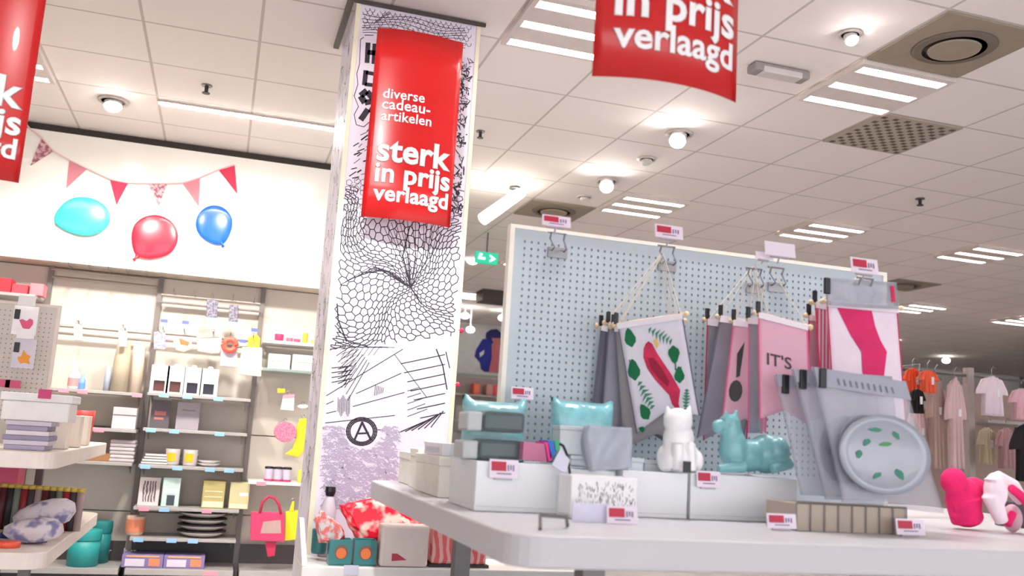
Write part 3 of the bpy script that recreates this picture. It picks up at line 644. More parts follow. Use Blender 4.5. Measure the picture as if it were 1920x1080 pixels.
for px, w, h, c, l in ((203, 12, 42, (176, 184, 206), 'bluish'), (226, 30, 88, (196, 184, 160), 'beige'), (252, 26, 90, (232, 214, 196), 'cream')):
    x = xat(px, 700); z = Z2[0]; bm = bmesh.new(); lathe(bm, [(w*SC*.46, .001), (w*SC*.44, h*SC*.6), (w*SC*.34, h*SC)], (x, 7.44 if px == 252 else 7.30, z), 20); o = part('wrapping_roll', bm, M('roll_'+l, c, .5), None, True)
    tag(o, 'tall %s wrapped roll standing on the upper left shelf' % l, 'roll', 'wrapped rolls')
# hanging goods
def hang_item(name, label, cat, poly, mat, Y=7.26, th=.03, extra=(), group=None, ringpx=None):
    P = [W(x, y, Y) for x, y in poly]; cx = sum(p.x for p in P)/len(P); t = thing(name, (cx, Y, min(p.z for p in P)), label, cat, group)
    bm = bmesh.new(); prism(bm, [(p.x, p.z) for p in P], lambda u, v, w: Vector((u, w, v)), Y, Y+th); part('body', bm, mat, t, bevel=.004)
    for nm, pl, m in extra:
        Q = [W(x, y, Y) for x, y in pl]; bm = bmesh.new(); prism(bm, [(p.x, p.z) for p in Q], lambda u, v, w: Vector((u, w, v)), Y-.004, Y-.0005); part(nm, bm, m, t)
    if ringpx:
        bm = bmesh.new(); c = W(*ringpx, Y); tube(bm, [c+Vector((.012*cos(a), 0, .012*sin(a))) for a in [k*pi/4 for k in range(8)]], .0025, 6, closed=True); part('hang_loop', bm, STEEL, t)
    return t
def quad(x0, y0, x1, y1, lean=0): return [(x0, y0), (x1, y0+(x1-x0)*.07), (x1+lean, y1), (x0+lean, y1-(x1-x0)*.0)]
SOCK = pattern('sock_print', (96, 90, 108), (140, 136, 150), 'noise', 60)
for (a, b, y0, y1, l) in ((388, 409, 562, 600, 'left one of the pair'), (430, 448, 571, 608, 'right one of the pair')):
    hang_item('sock_pack', 'dark grey patterned sock pack hanging on the top rail, '+l, 'socks', quad(a, y0, b, y1, -2), SOCK, Y=7.25, extra=[('blue_card', quad(a-2, y1-5, b-2, y1+2), BLUETAG)], group='grey sock packs', ringpx=((a+b)/2, y0-6))
hang_item('sock_pack', 'grey lilac patterned pack hanging in front of the upright', 'socks', quad(288, 622, 310, 655), pattern('pack_lilac', (150, 144, 166), (190, 186, 200), 'noise', 50), group='grey sock packs', ringpx=(299, 615))
hang_item('gift_pack', 'orange and white box hanging beside the lilac pack', 'gift pack', [(323, 633), (358, 640), (362, 652), (344, 660), (330, 656)], M('pack_cream', (240, 214, 180), .5), extra=[('orange_print', [(336, 634), (356, 642), (352, 648), (338, 645)], M('pack_orange', (232, 120, 70), .5))], ringpx=(345, 628))
hang_item('clear_bag', 'clear bag of pale shells hanging in the middle of bay', 'bag', [(368, 625), (405, 624), (416, 632), (412, 662), (396, 663), (370, 658)], M('bag_pale', (216, 206, 190), .35), Y=7.3, extra=[('contents', [(378, 640), (402, 638), (408, 655), (385, 658)], M('bag_shell', (238, 212, 196), .5)), ('header', [(370, 624), (404, 624), (412, 632), (374, 634)], M('bag_header', (170, 166, 160), .5))], ringpx=(400, 620))
t = thing('ring_pack', W(430, 690, 7.24), 'red ring shaped item on a white card hanging in bay', 'ring')
bm = bmesh.new(); c = W(431, 647, 7.235); tube(bm, [c+Vector((.042*cos(k*pi/12), 0, .042*sin(k*pi/12))) for k in range(24)], .022, 10, closed=True); part('ring', bm, M('ring_red', (240, 96, 80), .4), t, True)
bm = bmesh.new(); Q = [W(x, y, 7.265) for x, y in ((414, 655), (445, 658), (445, 688), (413, 685))]; prism(bm, [(p.x, p.z) for p in Q], lambda u, v, w: Vector((u, w, v)), 7.262, 7.268); part('card', bm, LIL, t)
hang_item('yellow_duck_pack', 'yellow item hanging above the white tote bag', 'gift pack', [(466, 633), (480, 626), (488, 634), (487, 652), (464, 650)], M('duck_yellow', (240, 204, 60), .4), Y=7.3, ringpx=(476, 622))
hang_item('tote_bag', 'cream cloth tote bag hanging right of the red ring', 'bag', [(454, 650), (492, 652), (490, 706), (446, 702)], M('tote_cream', (240, 230, 204), .9), Y=7.24, ringpx=(474, 645))
for px, py, l in ((308, 602, 'left'), (348, 605, 'second'), (477, 619, 'above yellow item'), (455, 640, 'between red ring and yellow item')):
    x = xat(px, py, 7.22); z = W(px, py, 7.22).z; part('hook_label', box(x-.024, x+.024, 7.205, 7.21, z-.012, z+.012), M('hook_label_blue', (96, 110, 170), .5), bays[2])
for px, py, l in ((146, 620, 'left'), (230, 632, 'right')):
    hang_item('white_pack', 'small white pack hanging on the lower rail, '+l+' one', 'gift pack', quad(px-8, py-12, px+8, py+18), pattern('pack_white', (190, 184, 200), (240, 238, 240), 'noise', 40), ringpx=(px, py-16), group='small white packs', Y=7.19)
# bay 4 goods
for k, (px, w, h, c, l) in enumerate(((523, 16, 12, (214, 60, 110), 'hot pink'), (543, 12, 7, (226, 110, 140), 'rose'), (557, 12, 6, (222, 90, 130), 'deep rose'), (572, 10, 18, (224, 190, 70), 'yellow'), (588, 9, 7, (230, 200, 110), 'pale yellow'))):
    pot(px, w, h, Z3[0], M('trinket_%d' % k, c, .4), 'tiny %s pot on the white shelf by the pillar' % l, 'pot', 'pot', Y=7.24, py=636)
for k, (a, b, h, l) in enumerate(((504, 545, 26, 'wider left'), (549, 592, 28, 'narrower right'))):
    carton(a, b, h, Z3[1], M('bay4_white', (244, 242, 238), .5), 'white carton on the glass shelf, %s one' % l, pyr=670, group='white cartons', marks=[(.1, .9, .5, .53, GREYM)])
hang_item('round_sponge', 'pink round sponge hanging beside the yellow flower', 'sponge', [(535+21*cos(k*pi/10), 810+19*sin(k*pi/10)) for k in range(20)], pattern('sponge_pink', (232, 104, 140), (244, 140, 164), 'noise', 70), Y=7.2, th=.05, ringpx=(535, 787))
YF = M('yellow_bright', (244, 206, 40), .5)
hang_item('yellow_flower', 'yellow flower shaped item hanging near the pillar', 'gift pack', [(556, 800), (562, 786), (572, 784), (582, 790), (582, 812), (576, 838), (560, 858), (534, 852), (548, 842), (556, 820)], YF, Y=7.22, th=.04, ringpx=(568, 780))
hang_item('spray_pack', 'white pack with pink top hanging above the sponge', 'gift pack', [(531, 744), (552, 742), (551, 770), (526, 768)], M('spray_white', (250, 246, 246), .5), Y=7.22, extra=[('pink_top', [(530, 741), (552, 739), (552, 745), (530, 747)], PINKTAG)], ringpx=(541, 736))
hang_item('white_cup_pack', 'white pack hanging right of the pink sponge', 'gift pack', [(560, 812), (582, 812), (580, 850), (562, 846)], WHITE2, Y=7.3, ringpx=(571, 806))
hang_item('yellow_tag', 'small yellow tag hanging above the white pack', 'tag', quad(520, 728, 535, 737), YF, Y=7.3, ringpx=(528, 725))
hang_item('pale_tag', 'small pale oval tag hanging near the pillar edge', 'tag', [(568+10*cos(k*pi/6), 762+4*sin(k*pi/6)) for k in range(12)], WHITE2, Y=7.25, ringpx=(568, 756))
for px, l in ((504, 'left'), (521, 'middle'), (538, 'right')):
    pot(px, 15, 22, Z3[2], M('jar_lilac', (206, 196, 216), .35), 'lilac jar with black lid on the low white shelf, '+l+' of three', 'jar', 'jar', group='lilac jars', lidm=BLACK, Y=7.28, py=890, band=(M('jar_magenta', (200, 50, 110), .5), .04, .18))
pot(566, 15, 22, Z3[2], M('cup_yellow', (226, 216, 90), .4), 'yellow cup at the right end of the low shelf', 'cup', 'cup', Y=7.26, py=890)
# pink tote bag
PB = M('pink_bag', (226, 62, 108), .7); Y = 7.12
P = [W(x, y, Y) for x, y in ((471, 960), (534, 962), (534, 1016), (469, 1013))]; t = thing('pink_bag', ((P[0].x+P[1].x)/2, Y, P[3].z), 'pink shopping bag with grey print hanging below the jars', 'bag')
bm = bmesh.new(); prism(bm, [(p.x, p.z) for p in P], lambda u, v, w: Vector((u, w, v)), Y, Y+.05); part('body', bm, PB, t, bevel=.006)
bm = bmesh.new(); prism(bm, [(p.x, p.z) for p in [W(x, y, Y) for x, y in ((488, 1000), (494, 978), (526, 975), (527, 1000))]], lambda u, v, w: Vector((u, w, v)), Y-.003, Y-.0005); part('print', bm, M('bag_print_grey', (186, 156, 150), .7), t)
for o in (0, .045):
    bm = bmesh.new(); tube(bm, [W(x, y, Y+o) for x, y in ((487, 962), (492, 942), (503, 931), (515, 934), (523, 946), (527, 964))], .010, 8); part('handle', bm, M('bag_handle', (196, 44, 84), .7), t, True)
bm = bmesh.new(); prism(bm, [(p.x, p.z) for p in [W(x, y, Y+.03) for x, y in ((497, 1016), (518, 1016), (515, 1042), (502, 1044))]], lambda u, v, w: Vector((u, w, v)), Y+.03, Y+.045); part('hanging_strap', bm, MATS['bag_handle'], t)
hang_item('yellow_bag', 'bright yellow bag hanging right of the pink bag', 'bag', [(536, 960), (562, 957), (558, 1012), (534, 1014)], M('bag_yellow', (240, 224, 30), .6), Y=7.2, th=.05, extra=[('handle', [(542, 958), (548, 940), (552, 940), (550, 958)], M('bag_yellow', (240, 224, 30), .6))], ringpx=(549, 938))
# bay 1 goods
for k, (a, b, h, c, l) in enumerate(((-10, 20, 24, (214, 44, 60), 'leftmost, deep red'), (22, 52, 16, (232, 70, 84), 'middle, bright red'), (56, 82, 20, (236, 130, 140), 'rightmost, pink'))):
    carton(a, b, h, Z0, M('bay1_%d' % k, c, .6), 'red toned carton on the high left shelf, '+l, pyr=540, group='red cartons on the left shelf', Y=7.25)
# ================================================================= GONDOLA TABLES
def table_top(x0, x1, y0, y1, ztop, th=.065, mat=WHITE):
    """rounded corner slab with a raised lip"""
    r = .09; out = []
    for cx, cy, a0 in ((x1-r, y1-r, 0), (x0+r, y1-r, 90), (x0+r, y0+r, 180), (x1-r, y0+r, 270)):
        for k in range(7): a = radians(a0+15*k); out.append((cx+r*cos(a), cy+r*sin(a)))
    bm = bmesh.new(); prism(bm, out, lambda u, v, w: Vector((u, v, w)), ztop-th, ztop)
    return bm
TT = EYE-.2
tbl = thing('display_table', (1.9, 2.94, 0), 'large white display table with rounded rim in the foreground', 'table')
part('tabletop', table_top(.622, 3.4, 1.944, 3.945, TT, .07), M('table_white', (198, 197, 202), .42, noise=.01), tbl, bevel=.006)
part('lower_shelf', table_top(.66, 3.36, 1.98, 3.9, TT-.42, .06), MATS['table_white'], tbl, bevel=.006)
for x in (.95, 3.1):
    for y in (2.3, 3.6): part('leg', box(x-.03, x+.03, y-.03, y+.03, 0, TT-.07), GREYM, tbl)
# pegboard
PYB = 2.96; pz1 = EYE+.722; px0, px1 = .877, 2.4
pb = thing('pegboard', ((px0+px1)/2, PYB, TT), 'pale blue grey pegboard panel standing in the middle of the table', 'pegboard')
part('panel', box(px0+.015, px1-.015, PYB+.004, PYB+.03, TT+.001, pz1-.012), M('pegboard_blue', (186, 200, 208), .5, noise=.02), pb)
bm = box(px0, px0+.016, PYB-.002, PYB+.036, TT+.001, pz1); bx(bm, px1-.016, px1, PYB-.002, PYB+.036, TT+.001, pz1); bx(bm, px0+.016, px1-.016, PYB-.002, PYB+.036, pz1-.013, pz1)
part('frame', bm, M('peg_frame', (236, 234, 222), .4), pb)
bm = bmesh.new(); nx = int((px1-px0-.12)/.0245); nz = 32
for i in range(nx):
    for j in range(nz):
        x = px0+.055+i*.0245; z = pz1-.055-j*.0235
        vs = [bm.verts.new((x+.0042*cos(k*pi/3), PYB+.0033, z+.0052*sin(k*pi/3))) for k in range(6)]; bm.faces.new(vs)
part('peg_holes', bm, M('peg_hole', (118, 132, 142), .8), pb)
# tag holders ---------------------------------------------------------
def sign(px0, py0, px1, py1, Y, label, ratio=.58, clip=None, white=False, yaw=0, down=None):
    a, b = W(px0, py0, Y), W(px1, py1, Y); w = b.x-a.x; h = a.z-b.z; cx = (a.x+b.x)/2; t = thing('price_sign', (cx, Y, b.z), label, 'price sign', 'small price signs')
    mt = Matrix.Translation((cx, Y, b.z)) @ Matrix.Rotation(yaw, 4, 'Z') @ Matrix.Rotation(-.15, 4, 'X')
    part('card', box(-w/2, w/2, 0, .003, 0, h, mat=mt), M('sign_card', (232, 222, 236), .4), t)
    if not white:
        part('red_panel', box(-w*.44, -w*.44+w*.88*ratio, -.0015, -.0003, h*.38, h*.88, mat=mt), SIGNRED, t)
        bm = bmesh.new()
        for k in range(3): bx(bm, w*.12+k*w*.09, w*.17+k*w*.09, -.001, -.0003, h*(.4+.05*(k % 2)), h*.72, mat=mt)
        bx(bm, -w*.25, w*.25, -.001, -.0003, h*.2, h*.27, mat=mt); part('small_print', bm, M('sign_print', (128, 110, 150), .5), t)
    bm = box(-w*.3, w*.3, .003, .012, -.004, h*.18, mat=mt)
    if down is not None: tube(bm, [mt @ Vector((0, .008, 0)), mt @ Vector((0, .008, 0)) + Vector((0, .01, down))], .003, 8)
    part('clip', bm, M('sign_clip', (176, 170, 180), .3), t)
    return t
# hooks at the top of the pegboard with their signs
def peg_hook(px, py, Y1, label):
    a = W(px, py+58, PYB); a.y = PYB-.002; b = W(px, py+22, Y1)
    t = thing('double_hook', (a.x, a.y, a.z), label, 'hook', 'double pegboard hooks'); bm = bmesh.new()
    for d in (-.022, .022): tube(bm, [(a.x+d, PYB+.002, a.z), (a.x+d, PYB-.03, a.z+.01), (b.x+d, Y1, b.z-.02), (b.x+d, Y1-.01, b.z)], .0028, 6)
    part('arms', bm, STEEL, t); part('back_plate', box(a.x-.035, a.x+.035, PYB-.006, PYB-.0005, a.z-.02, a.z+.015), STEEL, t)
    bm = bmesh.new(); tube(bm, [(b.x-.03, Y1, b.z), (b.x+.03, Y1, b.z)], .003, 6); part('label_bar', bm, STEEL, t); return t
peg_hook(1045, 415, 2.62, 'empty double wire hook at the pegboard top left'); peg_hook(1250, 440, 2.60, 'double wire hook carrying the parrot banner')
peg_hook(1455, 480, 2.50, 'double wire hook under the glaring blank signs'); peg_hook(1414, 482, 2.60, 'double wire hook carrying the pink banners'); peg_hook(1622, 500, 2.38, 'double wire hook carrying the flamingo banner')
sign(1018, 400, 1070, 428, 2.60, 'red and white price sign above pegboard, leftmost of four', down=-.02)
sign(1230, 418, 1281, 450, 2.58, 'red and white price sign above the parrot banner', down=-.02)
sign(1436, 450, 1492, 484, 2.53, 'blank glaring white price sign above the pink banners', white=True, down=-.02)
sign(1418, 470, 1450, 488, 2.56, 'small blank white sign just below the glaring white one', white=True, down=-.01)
sign(1598, 480, 1648, 516, 2.36, 'red and white price sign above the flamingo banner', down=-.02)
# ---- risers and boxes on the table
RB = M('riser_white', (228, 232, 236), .45, noise=.01)
RZ = EYE-.064
def riser(x0, x1, y0, y1, z1, label, z0=TT+.001, m=RB, name='display_box'):
    o = part(name, tray(x0, x1, y0, y1, z0, z1, .012), m, None, bevel=.002); return tag(o, label, 'display box')
ry = 2.53
riser(.695, .975, ry, ry+.30, RZ, 'white display box with clear boxes on it, nearest the table corner')
riser(.985, 1.125, ry+.03, ry+.3, RZ-.01, 'white display box behind the patterned bowl')
riser(1.135, 1.345, ry, ry+.3, RZ-.004, 'white display box under the white cat figurine')
riser(1.355, 1.72, ry, ry+.3, RZ-.002, 'long white display box under the teal dog figurine')
# infill floors so that goods stand at the rim of their boxes
def slab(x0, x1, y0, y1, z, label):
    o = part('inset_board', box(x0+.014, x1-.014, y0+.014, y1-.014, TT+.02, z), RB, None); tag(o, label, 'board')
slab(.695, .975, ry, ry+.3, RZ-.008, 'white inset board inside the box nearest the table corner'); slab(.985, 1.125, ry+.03, ry+.3, RZ-.016, 'white inset board in the box behind the patterned bowl')
slab(1.135, 1.345, ry, ry+.3, RZ-.010, 'white inset board below the cat figurine'); slab(1.355, 1.72, ry, ry+.3, RZ-.008, 'white inset board below the teal dog figurine')
# cream boxes along the left edge, far side of the pegboard
CB = M('cream_box', (232, 228, 218), .5)
def sbox(x0, x1, y0, y1, z0, z1, label, m=CB, lid=True):
    t = thing('cream_box', ((x0+x1)/2, (y0+y1)/2, z0), label, 'box', 'cream boxes along the table edge')
    part('body', box(x0, x1, y0, y1, z0+.001, z1-(.03 if lid else 0)), m, t, bevel=.003)
    if lid: part('lid', box(x0-.003, x1+.003, y0-.003, y1+.003, z1-.03, z1), m, t, bevel=.003)
sbox(.70, .84, 3.0, 3.38, TT, RZ-.004, 'cream box right behind the corner display box'); sbox(.715, .87, 3.42, 3.56, TT, RZ+.01, 'cream box in the middle of the table edge')
sbox(.73, .87, 3.62, 3.86, TT, RZ-.01, 'cream box at the far end of the table edge')
c = W(822, 835, 3.3); t = thing('flat_carton', (.77, 3.2, RZ), 'white flat carton with violet side on the cream box', 'box'); part('body', box(.71, .835, 3.02, 3.3, RZ-.003, RZ+.038), M('flat_white', (246, 244, 250), .5), t); part('side_print', box(.7085, .7098, 3.06, 3.27, RZ+.006, RZ+.024), LIL, t)
o = part('white_puff', ball(bmesh.new(), W(818, 792, 3.5), .045, .03, .03, 16, 10), M('puff_white', (236, 236, 240), .8), None, True); tag(o, 'small pale fluffy ball on the cream box in front of pillar', 'ball')
o.location.z = RZ+.011
# clear boxes with dark teal contents
CLEAR = film('clear_plastic', (170, 184, 186), .07, .08); DT = M('dark_teal_fill', (26, 56, 64), .45, coat=.4); DT2 = M('teal_lid_glass', (120, 176, 178), .3)
def clear_box(px0, px1, pyb, pyt, Y, label, depth=.13):
    a = W(px0, pyb, Y); b = W(px1, pyb, Y); z1 = W(px0, pyt, Y).z; z0 = a.z; t = thing('clear_box', ((a.x+b.x)/2, Y+depth/2, z0), label, 'clear box', 'stacked clear boxes')
    part('shell', tray(a.x, b.x, Y, Y+depth, z0, z1-.004, .002), CLEAR, t); part('lid', box(a.x-.001, b.x+.001, Y-.001, Y+depth+.001, z1-.004, z1), CLEAR, t)
    part('contents', box(a.x+(b.x-a.x)*.30, b.x-.006, Y+.008, Y+depth-.008, z0+.004, z1-.014), DT, t, bevel=.012)
    part('liner', box(a.x+.006, a.x+(b.x-a.x)*.27, Y+.01, Y+depth-.01, z0+.004, z1-.02), M('liner_grey', (196, 200, 202), .4), t, bevel=.006)
Yb = 2.60; zz = W(870, 862, Yb).z
clear_box(864, 984, 862+0, 811, Yb, 'clear box of dark teal goods, bottom of the stack'); clear_box(873, 990, 809, 757, Yb+.005, 'clear box of dark teal goods, top of the stack')
# cat-ear cushions, glossy teal
def cat_pouch(px0, px1, pyt, pyb, Y, label, pyear, name='cat_ear_pouch'):
    a = W(px0, pyb, Y); b = W(px1, pyb, Y); zt = W((px0+px1)/2, pyt, Y).z; ze = W(px0, pyear, Y).z; w = b.x-a.x; h = zt-a.z; t = thing(name, ((a.x+b.x)/2, Y, a.z), label, 'pouch', 'teal cat ear pouches')
    cx = (a.x+b.x)/2; bm = bmesh.new(); eh = ze-zt; nu, nv = 28, 14
    def P(u, v, s):
        x = (u*2-1); top = h+eh*max(0, 1-abs(abs(x)-.90)/.24)**1.1; z = v*top; puff = max(0, (1-abs(x)**4)*(1-abs(2*v-1)**3))**.5
        return Vector((cx+x*w/2*(1-.05*(1-abs(2*v-1))**1), Y+.045-s*.045*puff, a.z+z))
    for s in (1, -1):
        G = [[bm.verts.new(P(i/nu, j/nv, s)) for i in range(nu+1)] for j in range(nv+1)]
        for j in range(nv):
            for i in range(nu): bm.faces.new((G[j][i], G[j][i+1], G[j+1][i+1], G[j+1][i]))
    bmesh.ops.remove_doubles(bm, verts=bm.verts, dist=.0006)
    part('body', bm, M('teal_pouch', (128, 194, 202), .22, coat=.6, noise=.12, scale=30, bump=.3), t, True)
    return t
cat_pouch(866, 990, 752, 862, Yb+.17, 'glossy teal cat ear pouch behind the stacked clear boxes', 735)
cat_pouch(1036, 1157, 753, 868, Yb+.10, 'glossy teal cat ear pouch behind the pale grey boxes', 741)
# pink, blue, green fan items + clear cup
cx = W(1018, 862, Yb-.02)
t = thing('notebook_pack', (cx.x, Yb, RZ-.008), 'pack of pink, blue and green fanned items beside clear boxes', 'stationery')
for nm, (q0, q1, q2, q3), m in (('pink_sleeve', ((982, 828), (1022, 832), (1028, 866), (980, 862)), M('fan_dustypink', (190, 110, 146), .4)), ('pink_edge', ((1020, 828), (1028, 830), (1036, 862), (1026, 866)), M('fan_pink', (238, 40, 140), .4)), ('blue_edge', ((1027, 826), (1038, 826), (1042, 850), (1032, 860)), M('fan_blue', (40, 100, 200), .4)), ('green_edge', ((1039, 826), (1050, 826), (1050, 842), (1043, 848)), M('fan_green', (40, 170, 110), .4))):
    bm = bmesh.new(); Q = [W(x, y, Yb-.03) for x, y in (q0, q1, q2, q3)]; prism(bm, [(p.x, p.z) for p in Q], lambda u, v, w: Vector((u, w, v)), Yb-.03, Yb+.05); part(nm, bm, m, t)
# black and lilac tag standing at the box corner
t = thing('tag_holder', W(1052, 885, 2.5), 'lilac label on a black clip standing at the bowl', 'tag holder')
bm = bmesh.new(); tube(bm, [W(x, y, 2.5) for x, y in ((1049, 832), (1056, 836), (1063, 852), (1068, 884), (1070, 900))], .004, 8); part('arm', bm, BLACK, t)
bm = bmesh.new(); prism(bm, [(p.x, p.z) for p in [W(x, y, 2.49) for x, y in ((1050, 842), (1068, 862), (1060, 888), (1034, 872))]], lambda u, v, w: Vector((u, w, v)), 2.487, 2.49); part('label_card', bm, LIL, t)
# pale grey boxes and clear pack
GB = M('palegrey_box', (204, 212, 218), .5)
def gbox(px0, px1, pyb, pyt, Y, label, m=GB, depth=.1, name='grey_box'):
    a = W(px0, pyb, Y); b = W(px1, pyb, Y); z1 = W(px0, pyt, Y).z; t = thing(name, ((a.x+b.x)/2, Y+depth/2, a.z), label, 'box', 'pale grey boxes')
    part('body', box(a.x, b.x, Y, Y+depth, a.z, z1-.012), m, t, bevel=.003); part('lid', box(a.x-.002, b.x+.002, Y-.002, Y+depth+.002, z1-.012, z1), m, t, bevel=.002)
gbox(1070, 1106, 872, 853, 2.62, 'low pale grey box, under the leaning cube box', depth=.07); gbox(1048, 1100, 851, 797, 2.62, 'pale grey cube box stacked in front of teal pouch', depth=.07)
t = thing('clear_pack', W(1135, 880, 2.56), 'crumpled clear pack standing right of the grey cube box', 'pack')
A = [W(x, y, 2.56) for x, y in ((1100, 798), (1180, 803), (1184, 878), (1104, 884))]
bm = sheet(lambda u, v: (A[0].lerp(A[1], u)).lerp(A[3].lerp(A[2], u), v)+Vector((0, .012*sin(u*9+v*5)+.02*sin(v*3), 0)), 14, 12, .04); part('film', bm, film('crumple_film', (196, 202, 216), .72, .25), t, True)
gbox(1176, 1206, 890, 858, 2.62, 'narrow pale box between clear pack and cat figurine', depth=.08); gbox(1208, 1244, 892, 862, 2.66, 'pale box partly hidden by the cat figurine', depth=.08)
# white cat figurine
def skin_body(name, verts, edges, radii, mat, parent, sub=2):
    me = bpy.data.meshes.new(name); loc = root_loc(parent); me.from_pydata([Vector(v)-loc for v in verts], edges, []); o = bpy.data.objects.new(name, me); COL.objects.link(o)
    sk = o.modifiers.new('skin', 'SKIN'); 
    for i, r in enumerate(radii): me.skin_vertices[0].data[i].radius = (r if isinstance(r, tuple) else (r, r)) if len(me.skin_vertices) else None
    return o
def fuse(name, balls, mat, parent, res=.006, smooth=True, label=None):
    """one continuous surface from overlapping ellipsoids and tapered limbs (voxel remesh baked into the mesh)"""
    bm = bmesh.new()
    for b in balls:
        if b[0] == 'e': ball(bm, b[1], *b[2], seg=24, rings=14, rot=b[3] if len(b) > 3 else None)
        else: tube(bm, b[1], 0, 14, radii=b[2])
    bmesh.ops.recalc_face_normals(bm, faces=bm.faces)
    me = bpy.data.meshes.new('tmp'); bm.to_mesh(me); bm.free(); o = bpy.data.objects.new('tmp', me); COL.objects.link(o)
    r = o.modifiers.new('r', 'REMESH'); r.mode = 'VOXEL'; r.voxel_size = res; r.use_smooth_shade = True
    s = o.modifiers.new('s', 'SMOOTH'); s.iterations = 6; s.factor = .5
    dg = bpy.context.evaluated_depsgraph_get(); m2 = bpy.data.meshes.new_from_object(o.evaluated_get(dg)); bpy.data.objects.remove(o); bpy.data.meshes.remove(me)
    b2 = bmesh.new(); b2.from_mesh(m2); bpy.data.meshes.remove(m2)
    return part(name, b2, mat, parent, smooth, label=label)
K = 2.555; s1 = W(1241, 800, K).x; s2 = W(1316, 800, K).x; u = (s2-s1)/75      # metres per pixel there
ZO = .006
def cp(px, py, dy=0): p = W(px, py, K); return Vector((p.x, p.y+dy, p.z+ZO))
t = thing('cat_figurine', cp(1278, 888), 'white ceramic seated cat figurine with small black label', 'figurine')
CW = M('cat_white', (244, 244, 246), .3, coat=.3, noise=.01)
fuse('body', [('e', cp(1278, 862, .02), (38*u, 34*u, 30*u)), ('e', cp(1275, 828, .01), (27*u, 25*u, 34*u)), ('e', cp(1271, 795, 0), (25*u, 23*u, 24*u)), ('t', [cp(1254, 785), cp(1251, 764)], [10*u, 1.5*u]), ('t', [cp(1288, 785), cp(1294, 764)], [10*u, 1.5*u]),
              ('t', [cp(1262, 835, -.03), cp(1260, 884, -.035)], [10*u, 8*u]), ('t', [cp(1284, 835, -.03), cp(1286, 886, -.035)], [10*u, 8*u]), ('e', cp(1304, 868, .01), (13*u, 24*u, 20*u)), ('e', cp(1252, 868, .01), (12*u, 24*u, 20*u)), ('e', cp(1271, 800, -.025), (11*u, 10*u, 8*u))], CW, t, .003)
z = cp(1265, 876); part('black_label', box(z.x-7*u, z.x+7*u, K-.078, K-.075, z.z-10*u, z.z+8*u), BLACK, t)
# teal dog/alpaca figurine facing left
K = 2.56; t = thing('dog_figurine', cp(1405, 888), 'teal ceramic dog figurine lying and facing left', 'figurine')
fuse('body', [('e', cp(1440, 855, .01), (36*u, 30*u, 34*u)), ('e', cp(1405, 858, .01), (46*u, 26*u, 28*u)), ('e', cp(1374, 845, 0), (24*u, 24*u, 38*u)), ('t', [cp(1378, 860), cp(1372, 825), cp(1370, 800)], [24*u, 20*u, 17*u]),
              ('e', cp(1368, 797), (20*u, 17*u, 16*u)), ('e', cp(1348, 803), (13*u, 11*u, 12*u)), ('t', [cp(1356, 790, -.012), cp(1358, 774, -.012)], [7*u, 2*u]), ('t', [cp(1380, 790, .01), cp(1384, 772, .01)], [8*u, 2.5*u]),
              ('t', [cp(1385, 878, -.03), cp(1350, 880, -.035), cp(1336, 882, -.035)], [11*u, 8*u, 7*u]), ('t', [cp(1470, 872, -.03), cp(1430, 882, -.05)], [11*u, 8*u]), ('t', [cp(1466, 850, .02), cp(1478, 880, .02)], [9*u, 6*u]), ('e', cp(1452, 850, -.015), (22*u, 22*u, 26*u))], TEAL, t, .0032)
# bowl with grey print in the front, sheet of labels
t = thing('patterned_bowl', W(1125, 975, 2.38), 'white square cup printed with dark dashes, front of the table', 'bowl')
a = W(1064, 952, 2.42); b = W(1188, 952, 2.42); z1 = W(1125, 893, 2.42).z
part('body', tray(a.x, b.x, 2.40, 2.50, TT+.001, z1, .006), M('bowl_white', (238, 238, 240), .35), t, bevel=.006)
bm = bmesh.new()
for k in range(130):
    x = R.uniform(a.x+.012, b.x-.006); z = TT+.02+R.uniform(0, 1)*(z1-TT-.045); l = R.uniform(.006, .016); s = R.uniform(-.004, .004); w = R.uniform(.0008, .0018)
    vs = [bm.verts.new(v) for v in ((x, 2.3992, z), (x+w, 2.3992, z), (x+w+s, 2.3992, z+l), (x+s, 2.3992, z+l))]; bm.faces.new(vs)
part('dash_print', bm, M('dash_ink', (92, 88, 100), .6), t)
o = part('label_card', box(W(1072, 985, 2.3).x, W(1142, 985, 2.3).x, 2.30, 2.303, W(1072, 984, 2.3).z+0, W(1072, 948, 2.3).z), LIL, None); tag(o, 'blank lilac label card in front of the printed cup', 'label card')
o.location.z = TT+.001
sign(1140, 948, 1196, 984, 2.28, 'red and white price sign below the printed cup')
sign(920, 860, 972, 898, 2.515, 'red and white price sign clipped to the corner display box', down=-.0)
sign(1308, 882, 1352, 915, 2.515, 'red and white price sign clipped below the teal dog')
sign(1440, 962, 1494, 992, 2.26, 'red and white price sign left of the wire basket')
sign(1682, 972, 1735, 1004, 2.22, 'red and white price sign below the plate packages')
sign(960, 724, 1000, 750, 2.86, 'crimson price sign on pegboard behind the left cat pouch')
# wire loop on the table
t = thing('wire_stop', W(1040, 995, 2.18), 'grey wire loop stop on the table by the corner', 'wire stop')
bm = bmesh.new(); p = [PZ(1013, 992, TT+.003), W(1013, 966, PZ(1013, 992, TT).y), W(1062, 969, PZ(1013, 992, TT).y+.03), PZ(1064, 985, TT+.003)]; tube(bm, p, .0045, 8); part('wire', bm, GREYM, t)
